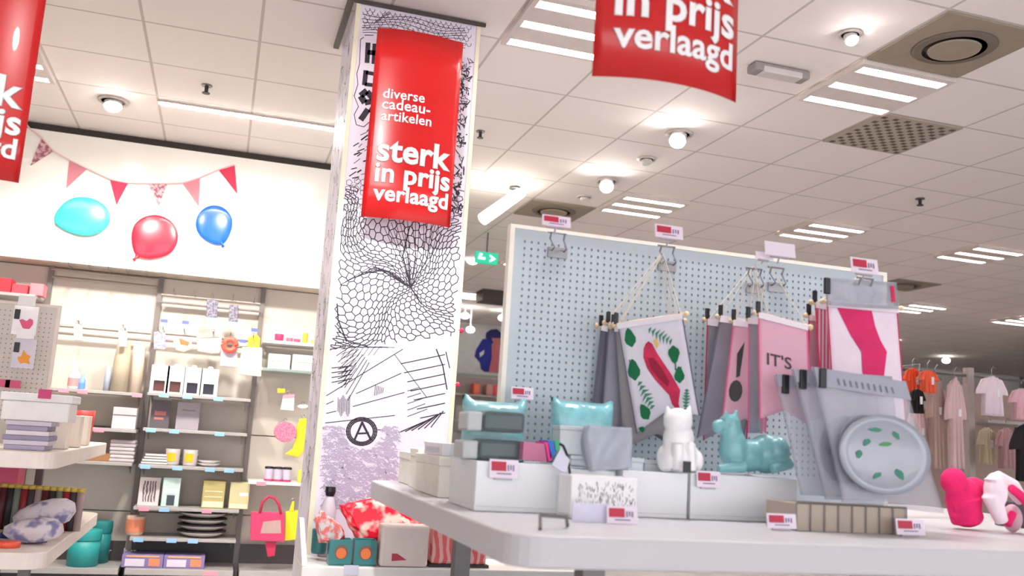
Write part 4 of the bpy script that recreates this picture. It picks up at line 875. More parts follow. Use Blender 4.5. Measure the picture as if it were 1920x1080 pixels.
# wire basket with beige lining at right
a = W(1494, 948, 2.27); b = W(1700, 962, 2.27); zt = EYE-.124
t = thing('wire_basket', ((a.x+b.x)/2, 2.36, TT), 'beige lined wire basket under the clear plate packages', 'basket')
part('lining', box(a.x, b.x, 2.275, 2.42, TT+.001, zt-.002), M('basket_beige', (178, 166, 152), .8), t); bm = bmesh.new()
for k in range(9): x = a.x+(b.x-a.x)*k/8; tube(bm, [(x, 2.271, TT+.001), (x, 2.271, zt)], .002, 6)
tube(bm, [(a.x, 2.271, zt), (b.x, 2.271, zt)], .0025, 6); part('wires', bm, GREYM, t)

# ================================================================= BANNERS
def patch(TL, TR, BR, BL, wav=0):
    n = (TR-TL).cross(BL-TL).normalized()
    if n.dot(-TL) > 0: n = n
    if n.y > 0: n = -n
    def f(u, v, o=0): return (TL.lerp(TR, u)).lerp(BL.lerp(BR, u), v) + n*(o + wav*sin(u*7+v*2)*v)
    return f
def banner(label, TL, TR, BR, BL, cloth, edge=None, apex=None, art=(), texts=(), vtail=.12, group='hanging cloth banners', name='cloth_banner', wav=.003, clip=True, rod=True):
    c = [W(*TL), W(*TR), W(*BR), W(*BL)]; f = patch(*c, wav); t = thing(name, f(.5, 1), label, 'banner', group); w = (c[1]-c[0]).length
    def g(u, v): return f(u, v*(1-vtail*(1-abs(2*u-1))) if vtail else v)
    part('cloth', sheet(g, 12, 16, .003), cloth, t, True)
    if edge:
        for u0 in (.0, .985):
            bm = bmesh.new(); tube(bm, [f(u0+.007, v/8, .001) for v in range(9)], .0022, 6); part('edge_trim', bm, edge, t)
    if rod:
        bm = bmesh.new(); tube(bm, [f(-.04, .0), f(1.04, .0)], .006, 10); part('rod', bm, WOOD, t)
        for uu in (-.06, 1.06):
            bm = bmesh.new(); ball(bm, f(uu, 0), .009, .009, .009, 12, 8); part('knob', bm, WOOD, t, True)
        part('hem', sheet(lambda u, v: f(u, v*.055-.01, .006), 8, 2, .006), M('hem_white', (238, 232, 240), .8), t)
        if clip:
            q = f(-.01, -.03, .004); part('clip', box(q.x-.007, q.x+.007, q.y-.005, q.y+.005, q.z-.01, q.z+.028), BLACK, t, bevel=.002)
    if apex:
        bm = bmesh.new(); A = W(*apex); tube(bm, [f(.02, 0), A, f(.98, 0)], .0022, 6); part('cord', bm, CORD, t)
    for nm, polys, m in art:
        step = 14 if nm == 'frond_print' else 1
        for q0 in range(0, len(polys), step):
            bm = bmesh.new()
            for pl in polys[q0:q0+step]: bm.faces.new([bm.verts.new(f(x, y, .0042 if nm == 'wing_print' else .0035)) for x, y in pl])
            bmesh.ops.triangulate(bm, faces=bm.faces[:]); part(nm, bm, m, t)
    for s, u0, v0, wd, m in texts:
        b = text_mesh(s, wd, None, .012); hgt = (c[3]-c[0]).length; place_text(b, lambda x, y, o: f(u0+x/w, v0-y/hgt, .0035+o)); part('lettering', b, m, t, label='black words "%s"' % s)
    return t
def leaf(cx, cy, r, a, k=.8):
    out = []
    for i in range(14):
        th = 2*pi*i/14; rr = r*(1-.35*cos(th))*(1+.12*cos(4*th)); x = rr*cos(th)*1.1; y = rr*sin(th)*k; out.append((cx+(x*cos(a)-y*sin(a)), cy+(x*sin(a)+y*cos(a))*.75))
    return out
def frond(cx, cy, r, a, n=7):
    out = []
    for i in range(n):
        s = -r+2*r*i/(n-1); bx_, by_ = cx+s*cos(a), cy+s*sin(a)*.75
        for sg in (1, -1):
            b = a+sg*1.0; l = r*.7*(1-.5*abs(s)/r); ex, ey = bx_+l*cos(b), by_+l*sin(b)*.75; out.append([(bx_, by_), (bx_+.034*cos(a), by_+.034*sin(a)), (ex, ey)])
    return out
GRN = M('leaf_green', (10, 112, 68), .8, noise=.2); GRN2 = M('frond_green', (70, 138, 116), .8); PARR = M('parrot_red', (198, 44, 84), .8, noise=.2, scale=30)
CL = M('banner_white', (222, 220, 232), .9)
G1 = M('banner_grey', (150, 150, 162), .9); G2 = M('banner_grey_dark', (112, 112, 126), .9); EDG = M('edge_slate', (104, 106, 124), .8); EDR = M('edge_red', (206, 40, 84), .8); EDP = M('edge_pink', (240, 100, 150), .8)
parrot = [(.38, .22), (.43, .20), (.48, .23), (.53, .33), (.60, .43), (.67, .53), (.73, .63), (.78, .72), (.76, .76), (.71, .74), (.72, .84), (.74, .93), (.68, .90), (.62, .83), (.60, .74), (.52, .66), (.42, .56), (.34, .45), (.31, .34), (.34, .26)]
# grey banners behind the parrot
banner('grey cloth banner at far left of the parrot group', (1127, 612, 2.925), (1262, 640, 2.89), (1262, 838, 2.89), (1106, 792, 2.925), G2, EDG, (1238, 478, 2.84))
banner('grey cloth banner, second behind the parrot banner', (1141, 606, 2.89), (1270, 622, 2.82), (1285, 830, 2.82), (1126, 806, 2.89), G1, EDG, (1240, 478, 2.80))
banner('grey cloth banner directly behind the parrot banner', (1152, 612, 2.85), (1276, 602, 2.74), (1303, 842, 2.74), (1168, 842, 2.85), M('banner_taupe', (158, 154, 158), .9), EDG, (1242, 478, 2.76))
banner('white cloth banner printed with a pink parrot and green leaves', (1158, 608, 2.80), (1280, 590, 2.65), (1312, 778, 2.65), (1194, 812, 2.80), CL, EDG, (1244, 476, 2.70), art=[
    ('leaf_print', [leaf(.16, .17, .10, 1.5), leaf(.13, .47, .11, 1.6), leaf(.78, .34, .10, -1.5), leaf(.80, .60, .09, 1.7), leaf(.20, .86, .09, 1.2), leaf(.11, .985, .04, .5),
      [(.78, .4), (.80, .4), (.77, .52), (.75, .52)], [(.84, .5), (.86, .5), (.83, .58)], [(.08, .34), (.10, .34), (.13, .44)]], GRN),
    ('frond_print', frond(.60, .16, .17, .6)+frond(.24, .67, .17, 1.2)+frond(.84, .84, .12, -1.3), GRN2),
    ('parrot_print', [parrot], PARR), ('wing_print', [[(.38, .36), (.46, .36), (.56, .48), (.64, .62), (.60, .66), (.48, .56), (.40, .46)]], M('wing_dark', (150, 24, 60), .8)), ('beak_print', [[(.50, .20), (.56, .19), (.58, .26), (.53, .28)]], M('beak_yellow', (222, 190, 110), .8))])
# pink group
banner('grey cloth banner with red edges, leftmost of the pink group', (1326, 600, 2.88), (1408, 612, 2.84), (1400, 838, 2.84), (1318, 826, 2.88), G1, EDR, (1410, 500, 2.80))
banner('grey cloth banner slanting left in the pink group', (1350, 594, 2.82), (1432, 606, 2.78), (1392, 834, 2.78), (1306, 822, 2.82), M('banner_grey_mid', (142, 140, 152), .9), EDG, (1412, 500, 2.74))
banner('pale pink cloth banner printed with a black exclamation mark', (1376, 602, 2.72), (1448, 612, 2.64), (1436, 812, 2.64), (1352, 806, 2.72), PINKF, EDP, (1412, 494, 2.66), art=[('exclamation_print', [[(.18, .30), (.34, .18), (.30, .50), (.22, .52)], [(.24+.16*cos(k*pi/6), .64+.10*sin(k*pi/6)) for k in range(12)]], BLACK)])
banner('narrow grey cloth banner in front of the exclamation banner', (1404, 598, 2.60), (1426, 600, 2.57), (1430, 812, 2.57), (1404, 812, 2.60), G1, EDP, (1418, 494, 2.58), vtail=0)
banner('pink cloth banner with black lettering IT\'S', (1422, 588, 2.50), (1514, 612, 2.44), (1520, 800, 2.44), (1424, 786, 2.50), PINKF, EDP, (1440, 494, 2.50), texts=[("IT'S", .16, .47, .075, BLACK)])
# right group
banner('grey cloth banner with red edge behind the flamingo banner', (1516, 592, 2.56), (1600, 604, 2.55), (1604, 800, 2.55), (1512, 790, 2.56), M('banner_rose', (196, 150, 166), .9), EDR, (1612, 516, 2.5), vtail=.05)
banner('crimson striped cloth banner left of the flamingo banner', (1528, 568, 2.51), (1640, 590, 2.49), (1640, 790, 2.49), (1540, 780, 2.51), pattern('crimson_stripe', (200, 60, 96), (210, 190, 200), 'bands', 26), EDR, (1614, 516, 2.46), vtail=.05)
banner('white cloth banner printed with a bold magenta flamingo leg', (1550, 566, 2.45), (1682, 578, 2.42), (1698, 790, 2.42), (1562, 780, 2.45), M('banner_pinkwhite', (236, 220, 234), .9), EDR, (1618, 516, 2.43), vtail=.0, clip=False, art=[
    ('flamingo_print', [[(.12, .02), (.62, .02), (.66, .18), (.72, .30), (.80, .40), (.68, .44), (.66, .62), (.68, .80), (.46, .80), (.44, .58), (.44, .42), (.30, .28), (.20, .14)]], M('flamingo_pink', (214, 40, 104), .8, noise=.12))])
# clear packages -------------------------------------------------------
FILM = film('bag_film', (186, 188, 200), .38, .1); FILM2 = film('bag_film_dense', (170, 172, 186), .55, .14)
def package(label, TL, TR, BR, BL, header, clip_m, plate=None, filmm=FILM):
    c = [W(*TL), W(*TR), W(*BR), W(*BL)]; f = patch(*c, .006); t = thing('clear_package', f(.5, 1), label, 'package', 'clear plate packages')
    part('film', sheet(lambda u, v: f(u, v, .004*sin(9*u+4*v)), 22, 22, .012), filmm, t, True)
    part('header_card', sheet(lambda u, v: f(u, v*header, .009), 10, 3, .004), M('header_grey', (160, 162, 178), .6), t)
    bm = bmesh.new()
    for k in range(10):
        u0 = .22+k*.065; q = [f(u0, header*.45, .0125), f(u0+.02, header*.45, .0125), f(u0+.02, header*.8, .0125), f(u0, header*.8, .0125)]; bm.faces.new([bm.verts.new(p) for p in q])
    part('header_print', bm, M('header_ink', (112, 112, 130), .6), t)
    q = f(.07, .06, .012); part('clip', box(q.x-.011, q.x+.011, q.y-.006, q.y+.006, q.z-.035, q.z+.022), BLACK, t, bevel=.003)
    if plate:
        pc, pr, m = plate; ex = (c[1]-c[0]).normalized(); ez = (c[0]-c[3]).normalized(); n = ex.cross(ez).normalized(); ez = n.cross(ex)
        if n.y > 0: n = -n
        cc = f(*pc); bm = bmesh.new(); rings = []
        for rr, oo in ((.02, .022), (.7, .022), (.82, .028), (1, .036), (1, .030), (.8, .018), (.02, .014)):
            rings.append([bm.verts.new(cc + ex*(pr[0]*rr*cos(k*pi/20)) + ez*(pr[1]*rr*sin(k*pi/20)) + n*oo) for k in range(40)])
        for A, Bq in zip(rings, rings[1:]):
            for k in range(40): bm.faces.new((A[k], A[(k+1)%40], Bq[(k+1)%40], Bq[k]))
        bm.faces.new(rings[0][::-1]); bm.faces.new(rings[-1]); pl = part('plate', bm, m, t, True)
        for (u, v, r, a, mm) in ((.1, .35, .13, .4, M('leaf_soft', (84, 150, 92), .6)), (-.45, .35, .12, 1.2, GRN2), (.45, -.5, .16, 2, GRN2), (-.2, .75, .13, .2, GRN2), (-.65, -.05, .12, 1.5, GRN2), (.3, .7, .12, 2, GRN2), (-.1, -.65, .12, 1, GRN2)):
            bm = bmesh.new(); pts = leaf(0, 0, r, a, .5); bm.faces.new([bm.verts.new(cc + ex*(pr[0]*(u*.8+x)) + ez*(pr[1]*(v*.8+y)) + n*.0245) for x, y in pts]); part('leaf_print', bm, mm, pl)
    return t
PLG = M('plate_grey', (158, 164, 176), .2, coat=.5)
package('clear package with black clip, leftmost and rearmost of three', (1452, 702, 2.40), (1640, 716, 2.395), (1668, 936, 2.395), (1502, 928, 2.40), .10, BLACK, ((.5, .6), (.08, .10), PLG))
package('clear package with black clip, middle of the three', (1484, 692, 2.345), (1668, 706, 2.335), (1700, 942, 2.335), (1548, 936, 2.345), .10, BLACK, ((.5, .6), (.08, .10), PLG))
package('clear package showing a leaf printed plate, front of the three', (1522, 688, 2.30), (1694, 716, 2.285), (1766, 962, 2.285), (1580, 942, 2.30), .14, BLACK, ((.50, .60), (.150, .112), PLG), filmm=film('bag_film_front', (200, 202, 214), .30, .06))
# clear header bag hanging over the flamingo banner
t = thing('header_bag', W(1612, 575, 2.39), 'clear grey header bag with black clip above the flamingo banner', 'bag')
Q = [W(1546, 520, 2.40), W(1680, 530, 2.39), W(1684, 580, 2.39), W(1550, 572, 2.40)]; f = patch(*Q, .003)
part('film', sheet(lambda u, v: f(u, v), 10, 6, .006), FILM2, t, True); q = f(.02, .2, .006); part('clip', box(q.x-.012, q.x+.008, q.y-.005, q.y+.005, q.z-.035, q.z+.015), BLACK, t, bevel=.002)
part('red_print', sheet(lambda u, v: f(.90+u*.05, .15+v*.6, .005), 2, 2, .002), EDR, t)
# plush at right
HP = M('plush_pink', (240, 36, 112), .9, noise=.12, scale=20, bump=.4); WP = M('plush_white', (244, 226, 236), .9, noise=.05, bump=.3)
K = 2.55; u = .00172; ZO = .009
t = thing('pink_plush', Vector((W(1800, 1000, K).x, K, TT)), 'hot pink plush heart cushion on the table, right of the packages', 'plush')
fuse('body', [('e', cp(1788, 908), (24*u, 24*u, 26*u)), ('e', cp(1830, 922, .01), (22*u, 24*u, 22*u)), ('e', cp(1806, 935), (34*u, 28*u, 34*u)), ('t', [cp(1806, 940), cp(1812, 988)], [34*u, 26*u]), ('e', cp(1812, 972), (34*u, 26*u, 22*u))], HP, t, .004)
t = thing('pink_white_plush', Vector((W(1868, 1000, K).x, K, TT)), 'white and pink striped plush leaning at the right edge', 'plush')
K = 2.465
fuse('body', [('e', cp(1867, 925), (20*u, 22*u, 34*u)), ('t', [cp(1862, 905), cp(1859, 935), cp(1879, 985)], [18*u, 18*u, 12*u]), ('t', [cp(1867, 900), cp(1897, 918), cp(1917, 945)], [14*u, 16*u, 12*u])], WP, t, .004)
fuse('pink_stripe', [('t', [cp(1879, 918, -.035), cp(1901, 936, -.035), cp(1921, 962, -.03)], [8*u, 9*u, 6*u]), ('t', [cp(1887, 990), cp(1901, 965)], [9*u, 7*u])], HP, t, .004)
o = part('small_plush', ball(bmesh.new(), cp(1912, 968, .03), .03, .03, .045, 16, 10), M('plush_dusty', (206, 170, 180), .9), None, True); tag(o, 'small dusty pink plush at the right frame edge', 'plush'); o.location.z = TT+.001
K = 2.7; o = part('dark_box', box(W(1905, 950, K).x, W(1960, 950, K).x, K, K+.1, TT+.001, TT+.09), M('dark_mauve', (70, 56, 70), .6), None, bevel=.004); tag(o, 'small dark mauve box at the right frame edge', 'box')
# ================================================================= SHELF UNIT AT THE PILLAR FOOT
uz = W(600, 1062, 3.97).z; ux0 = W(566, 1062, 3.97).x
t = thing('pillar_shelf', (.9, 4.15, 0), 'low white shelf unit in front of the pillar foot', 'shelf unit')
part('shelf', box(ux0, 1.7, 3.97, 4.32, uz-.06, uz), WHITE, t, bevel=.006)
bm = bmesh.new(); prism(bm, [(3.97, uz), (4.32, uz), (4.32, uz+.16), (4.27, uz+.16), (3.99, uz+.02)], lambda a, b, w: Vector((w, a, b)), ux0, ux0+.02); part('end_panel', bm, WHITE, t)
part('base', box(ux0+.04, 1.66, 4.0, 4.3, 0, uz-.06), M('unit_base', (206, 200, 198), .5), t)
def pxs(a, Y=4.05): return W(a, 1000, Y).x
TM = M('mug_teal', (48, 124, 126), .35, coat=.4)
for a, l in ((642, 'left'), (688, 'right')):
    Y = 4.0; x = pxs(a, Y); z = uz; r = .047; t = thing('teal_mug', (x, Y, z), 'teal square tin with orange print, %s of the two at pillar foot' % l, 'tin', 'teal tins with orange print')
    part('body', tray(x-r, x+r, Y, Y+.08, z+.001, z+.105, .004), TM, t, bevel=.006)
    bm = bmesh.new(); c = Vector((x+.002, Y-.0015, z+.055)); bm.faces.new([bm.verts.new(c+Vector((.028*cos(k*pi/10), 0, .030*sin(k*pi/10)))) for k in range(20)]); part('print_border', bm, M('print_brown', (120, 92, 80), .5), t)
    bm = bmesh.new(); c = Vector((x+.002, Y-.0022, z+.050)); bm.faces.new([bm.verts.new(c+Vector((.021*cos(k*pi/10), 0, .022*sin(k*pi/10)))) for k in range(20)]); part('orange_print', bm, M('print_orange', (226, 120, 60), .5), t)
o = part('label_card', box(pxs(645), pxs(672), 3.963, 3.966, uz-.03, uz+.008), LIL, None); tag(o, 'small white label card below the two teal tins', 'label card')
# teal pot behind at left
x = pxs(600, 4.19); t = pot(0, 1, 1, uz, TM, 'small dark teal cup behind the teal tins', 'cup', 'cup'); t.location.x = x; t.location.y = 4.185; t.scale = (16, 16, 24)
# white paper bag/mug with red print
Y = 3.985; x0, x1 = pxs(716, Y), pxs(806, Y); z1 = W(760, 985, Y).z
t = thing('cream_bag', ((x0+x1)/2, Y, uz), 'cream box with red print next to the teal tins', 'box')
part('body', box(x0, x1, Y, Y+.10, uz+.001, z1), M('creambag', (232, 220, 214), .7), t, bevel=.012); bm = bmesh.new(); prism(bm, [(p.x, p.z) for p in [W(x, y, Y) for x, y in ((734, 1052), (735, 1038), (745, 1038), (762, 1050))]], lambda a, b, w: Vector((a, w, b)), Y-.002, Y-.0005); part('red_print', bm, M('print_red', (190, 70, 90), .6), t)
# red white wrapped goods
CR = pattern('red_wrap', (240, 26, 56), (252, 214, 200), 'noise', 14, .25, .55); CR2 = pattern('red_stripe_cloth', (236, 110, 112), (244, 190, 184), 'wave', 9, .7, .55)
def sack(label, pts, Y, mat, name='gift_sack', depth=.1, film_=None):
    P = [W(x, y, Y) for x, y in pts]; c = sum(P, Vector())/len(P); t = thing(name, (c.x, Y, uz), label, 'gift pack'); bm = bmesh.new(); n = len(P); rings = []
    for k, (sc, dy) in enumerate(((.75, 0), (.96, .02), (1, .05), (.96, .08), (.7, depth))):
        rings.append([bm.verts.new(Vector((c.x+(p.x-c.x)*sc, Y+dy, c.z+(p.z-c.z)*sc))) for p in P])
    for A, Bq in zip(rings, rings[1:]):
        for i in range(n): bm.faces.new((A[i], A[(i+1)%n], Bq[(i+1)%n], Bq[i]))
    bm.faces.new(rings[0]); bm.faces.new(rings[-1][::-1])
    bmesh.ops.subdivide_edges(bm, edges=bm.edges[:], cuts=2, use_grid_fill=True)
    for v in bm.verts: v.co += Vector((R.uniform(-.006, .006), R.uniform(-.004, .004), R.uniform(-.005, .006)))
    part('body', bm, mat, t, False)
    return t
sack('glossy red and white wrapped pack heaped at the pillar foot', [(640, 950), (665, 944), (700, 936), (728, 945), (760, 965), (775, 985), (760, 1010), (700, 1020), (672, 1016), (655, 990)], 4.10, CR, depth=.08)
sack('red and white wrapped pack under the table edge', [(720, 955), (760, 950), (800, 962), (830, 990), (820, 1030), (780, 1045), (735, 1010)], 4.20, CR)
Y = 4.02; x0, x1 = pxs(812, Y), pxs(915, Y)
t = thing('striped_box', ((x0+x1)/2, Y, uz), 'coral and white streaked carton beside the cream box', 'box'); part('body', box(x0, x1, Y, Y+.14, uz+.012, uz+.20), CR2, t, bevel=.01); part('base_tray', box(x0-.01, x1+.01, Y-.01, Y+.15, uz+.001, uz+.012), DARKM, t)
t = thing('perfume_bottle', (pxs(614, 4.2), 4.2, uz), 'clear bottle with black cap left of the red packs', 'bottle'); x = W(616, 960, 4.28).x
bm = bmesh.new(); lathe(bm, [(.032, .001), (.034, .2), (.02, .25), (.014, .26)], (x, 4.28, uz), 16); part('body', bm, M('bottle_pale', (216, 206, 216), .2), t, True); bm = bmesh.new(); lathe(bm, [(.018, .26), (.024, .28), (.022, .30)], (x, 4.28, uz), 12); part('cap', bm, BLACK, t)
sack('pink and silver crumpled pack at left end of pillar shelf', [(592, 978), (604, 960), (618, 972), (640, 985), (650, 1008), (640, 1022), (600, 1018)], 4.05, pattern('silver_pink', (222, 110, 110), (206, 200, 196), 'noise', 30, .3), depth=.06)

# ================================================================= LEFT GONDOLA
GX1 = -.64; GX0 = -2.9
t = thing('display_gondola', (-1.8, 5.4, 0), 'white two tier display gondola at the left edge', 'display stand')
def open_tray(x0, x1, y0, y1, z, m, h=.045):
    bm = table_top(x0, x1, y0, y1, z-.02, .025); bx(bm, x0+.06, x1-.06, y0, y0+.02, z-.02, z+h*.4); bx(bm, x1-.02, x1, y0+.06, y1-.06, z-.02, z+h*.4); return bm
LW = M('gondola_white', (236, 226, 218), .45)
part('upper_tray', table_top(GX0, GX1, 4.42, 6.42, EYE-.175, .07), LW, t, bevel=.005)
part('lower_tray', table_top(GX0, GX1+.0, 4.5, 6.42, EYE-.60, .07), LW, t, bevel=.005)
for y in (4.8, 6.1): part('leg', box(-1.0, -.94, y, y+.06, 0, EYE-.67), GREYM, t); part('post', box(-.98, -.94, y, y+.04, EYE-.60, EYE-.245), GREYM, t)
GT = EYE-.175; GLW = EYE-.60
pz = W(100, 572, 5.4).z; x1 = W(104, 650, 5.4).x
t = thing('pegboard', (x1-.8, 5.4, GT), 'beige grey pegboard panel on the left gondola', 'pegboard'); part('panel', box(-2.8, x1-.012, 5.4, 5.43, GT+.001, pz-.012), M('peg_beige', (206, 200, 192), .5), t)
bm = box(x1-.014, x1, 5.395, 5.435, GT+.001, pz); bx(bm, -2.8, x1-.014, 5.395, 5.435, pz-.014, pz); part('frame', bm, M('peg_beige_frame', (226, 214, 206), .5), t)
bm = bmesh.new()
for i in range(26):
    for j in range(24):
        x = x1-.04-i*.0245; z = pz-.05-j*.0245; bm.faces.new([bm.verts.new((x+.004*cos(k*pi/3), 5.3992, z+.004*sin(k*pi/3))) for k in range(6)])
part('peg_holes', bm, M('peg_hole2', (150, 142, 138), .8), t)
def art_card(px0, py0, px1, py1, Y, label, shape, mat, bag=LIL):
    a, b = W(px0, py0, Y), W(px1, py1, Y); t = thing('gift_card', ((a.x+b.x)/2, Y, b.z), label, 'card', 'cards hanging on the left pegboard')
    part('card', box(a.x, b.x, Y, Y+.004, b.z, a.z), bag, t, bevel=.001); bm = bmesh.new()
    bm.faces.new([bm.verts.new(W(x, y, Y-.002)) for x, y in shape]); part('shape_print', bm, mat, t)
    part('black_clip', box(a.x+.005, a.x+.03, Y-.008, Y-.0005, a.z-.07, a.z-.02), BLACK, t, bevel=.002)
    bm = bmesh.new(); c = (a.x+b.x)/2; tube(bm, [(c, 5.398, a.z+.01), (c, Y-.02, a.z+.015)], .003, 6); part('hook', bm, STEEL, t); part('tag', box(c-.04, c+.04, Y-.024, Y-.021, a.z, a.z+.05), WHITE2, t)
heart = [(36, 600), (42, 598), (50, 602), (56, 597), (62, 600), (62, 608), (56, 616), (49, 620), (42, 614)]
fish = [(32, 670), (40, 668), (44, 656), (50, 665), (58, 668), (54, 674), (56, 683), (46, 680), (38, 682)]
art_card(28, 572, 66, 630, 5.25, 'white card with a pink heart hanging on left pegboard', heart, M('heart_pink', (226, 90, 130), .5), M('card_white', (250, 246, 250), .5))
art_card(27, 634, 62, 692, 5.24, 'clear card with an orange star fish shape below the heart card', fish, M('fish_orange', (232, 152, 44), .5), M('card_lilac2', (214, 208, 220), .5))
for px, py, l in ((4, 719, 'leftmost'), (24, 721, 'right')):
    a = W(px, py, 5.3); o = part('price_sign', box(a.x-.035, a.x+.035, 5.30, 5.305, a.z-.018, a.z+.022), M('sign_rose', (206, 80, 120), .5), None); tag(o, 'pink price sign on the left pegboard foot, %s one' % l, 'price sign', 'pink pegboard signs')
# goods on the upper tray
def gb(px0, px1, pyt, Y, z, m, label, name='box', cat='box', depth=.2, group=None, lid=False):
    a = W(px0, pyt, Y); b = W(px1, pyt, Y); t = thing(name, ((a.x+b.x)/2, Y, z), label, cat, group); part('body', box(a.x, b.x, Y, Y+depth, z+.001, a.z-(.01 if lid else 0)), m, t, bevel=.003)
    if lid: part('lid', box(a.x-.003, b.x+.003, Y-.003, Y+depth+.003, a.z-.01, a.z), m, t, bevel=.003)
    return t
zs = GT; cols = [(170, 164, 190), (214, 206, 220), (150, 142, 170), (226, 218, 226), (160, 150, 176), (206, 196, 214)]
a0, a1 = W(8, 820, 4.6).x, W(98, 820, 4.6).x
for k in range(6):
    z = zs+.001+k*.021; o = part('magazine', box(a0+R.uniform(0, .015), a1-R.uniform(0, .02), 4.56, 4.78, z, z+.020), M('mag_%d' % k, cols[k], .5), None, bevel=.002)
    tag(o, 'lilac grey box, '+['lowest', 'second from bottom', 'third from bottom', 'third from top', 'second from top', 'topmost'][k]+' in the stack on the left gondola', 'box', 'flat lilac boxes')
z = zs+.001+6*.021
t = thing('white_bin', ((a0+a1)/2, 4.7, z), 'bright white lidded box on top of the lilac stack', 'box'); part('body', box(a0-.02, a1+.06, 4.56, 4.8, z, z+.085), WHITE, t, bevel=.006); part('lid', box(a0-.03, a1+.07, 4.55, 4.81, z+.085, z+.12), WHITE2, t, bevel=.005)
for k, (px, w, l) in enumerate(((112, .07, 'front'), (138, .06, 'middle'), (156, .055, 'rear'))):
    Y = (4.86, 5.2, 5.6)[k]; x = W(px, 800, Y).x; o = part('white_carton', box(x-w/2, x+w/2, Y, Y+.12, zs+.001, zs+.16), M('carton_ivory', (240, 230, 216), .6), None, bevel=.004); tag(o, 'upright ivory carton on the left gondola, %s of three' % l, 'carton', 'ivory cartons')
x = W(160, 780, 5.9).x; o = part('red_cup', lathe(bmesh.new(), [(.04, .001), (.05, .12), (.052, .19), (.045, .19)], (x, 5.9, zs), 18), M('cup_red', (226, 60, 60), .5), None, True); tag(o, 'red cup at far corner of the left gondola tray', 'cup')
o = part('pink_sign', box(W(74, 758, 4.6).x, W(98, 758, 4.6).x, 4.53, 4.535, z+.10, z+.14), M('sign_magenta', (206, 60, 120), .5), None); tag(o, 'small magenta sign leaning on the bright white box', 'price sign'); o.location.y = 4.54
# lower tray goods
gb(-40, 38, 862, 5.6, GLW, M('pink_box', (232, 92, 130), .5), 'pink box behind the wrapping rolls at the left edge', depth=.2)
def roll_col(k): return ((92, 34, 40), (46, 42, 44), (120, 130, 120), (150, 40, 54), (70, 60, 64), (170, 150, 150))[k % 6]
LR = -.78
for k in range(12):
    x = W(6+k*13.2, 930, 5.35).x; z0 = GLW; h = W(6+k*13.2, 906+k*.9, 5.35).z-z0; t = thing('wrapping_roll', (x, 5.35, z0), 'upright gift wrap roll with gold top in the left gondola row', 'wrapping roll', 'gift wrap rolls with gold tops')
    bm = bmesh.new(); lathe(bm, [(.019, .001), (.019, h-.02)], (x, 5.35, z0), 14); part('paper', bm, M('roll_%d' % (k % 6), roll_col(k), .5), t, True); bm = bmesh.new(); lathe(bm, [(.02, h-.02), (.02, h)], (x, 5.35, z0), 14); part('gold_cap', bm, M('gold_cap', (212, 186, 90), .4, .3), t, True)
PK = pattern('bag_blueprint', (130, 126, 168), (216, 206, 212), 'noise', 16, .35, .42)
for k, (pts, l) in enumerate(((((20, 955), (100, 930), (150, 936), (140, 985), (60, 1000), (10, 990)), 'rear, leaning'), (((-10, 985), (50, 972), (110, 968), (128, 1000), (90, 1030), (0, 1030)), 'front, lying'))):
    Y = (5.0, 4.75)[k]; P = [W(x, y, Y) for x, y in pts]; c = sum(P, Vector())/len(P); t = thing('soft_pack', (c.x, Y, GLW), 'pale plastic pack with blue print on the lower tray, '+l, 'pack', 'blue print packs'); bm = bmesh.new(); n = len(P); rings = []
    for sc, dy in ((.7, 0), (.97, .03), (1, .06), (.7, .1)): rings.append([bm.verts.new(Vector((c.x+(p.x-c.x)*sc, Y+dy, max(GLW+.003, c.z+(p.z-c.z)*sc)))) for p in P])
    for A, Bq in zip(rings, rings[1:]):
        for i in range(n): bm.faces.new((A[i], A[(i+1)%n], Bq[(i+1)%n], Bq[i]))
    bm.faces.new(rings[0]); bm.faces.new(rings[-1][::-1]); part('body', bm, PK, t, True, sub=1)
BL = M('cap_blue', (30, 40, 140), .4); tray_items = ((22, 1000, BL, 'blue', 'left of the blue pair'), (66, 1008, BL, 'blue', 'right of the blue pair'), (14, 1018, M('cap_orange', (240, 96, 70), .4), 'orange', 'near the rim'))
for px, py, m, l, w in tray_items:
    p = PZ(px, py+8, GLW); o = part('round_tin', lathe(bmesh.new(), [(.05, .001), (.052, .02), (.045, .026)], (p.x, p.y, GLW), 20), m, None, True); tag(o, 'flat %s round tin on the lower left tray, %s' % (l, w), 'tin', 'round tins')
o = part('pink_bag', box(W(112, 1075, 4.9).x, W(135, 1075, 4.9).x, 4.9, 5.2, .3, W(120, 1052, 4.9).z), M('pink_pale', (232, 130, 140), .6), None, bevel=.01); tag(o, 'salmon pink bag standing under the left gondola', 'bag'); o.location.z = .001

# ================================================================= FAR CENTRE: POSTER, EXIT SIGN, RED GOODS
FW = 16.6
t = thing('wall_poster', W(915, 720, 16.5), 'large poster of person in blue coat and hat, far wall', 'poster')
a, b = W(868, 588, 16.55), W(1010, 703, 16.55); part('sheet', box(a.x-.6, b.x, 16.56, 16.58, W(900, 703, 16.55).z, W(900, 615, 16.55).z), M('poster_paper', (232, 234, 232), .5), t)
def fp(name, pts, m, y=16.55):
    bm = bmesh.new(); P = [W(x, yy, y) for x, yy in pts]; prism(bm, [(p.x, p.z) for p in P], lambda a_, b_, w: Vector((a_, w, b_)), y, y+.01); part(name, bm, m, t)
fp('figure_coat', [(905, 636), (893, 655), (890, 668), (900, 680), (902, 692), (908, 697), (950, 700), (960, 690), (962, 650), (945, 638), (930, 632)], M('coat_blue', (46, 56, 168), .7))
fp('figure_shirt', [(922, 644), (938, 644), (940, 668), (936, 698), (916, 698), (922, 672)], M('shirt_salmon', (214, 120, 130), .7), 16.535)
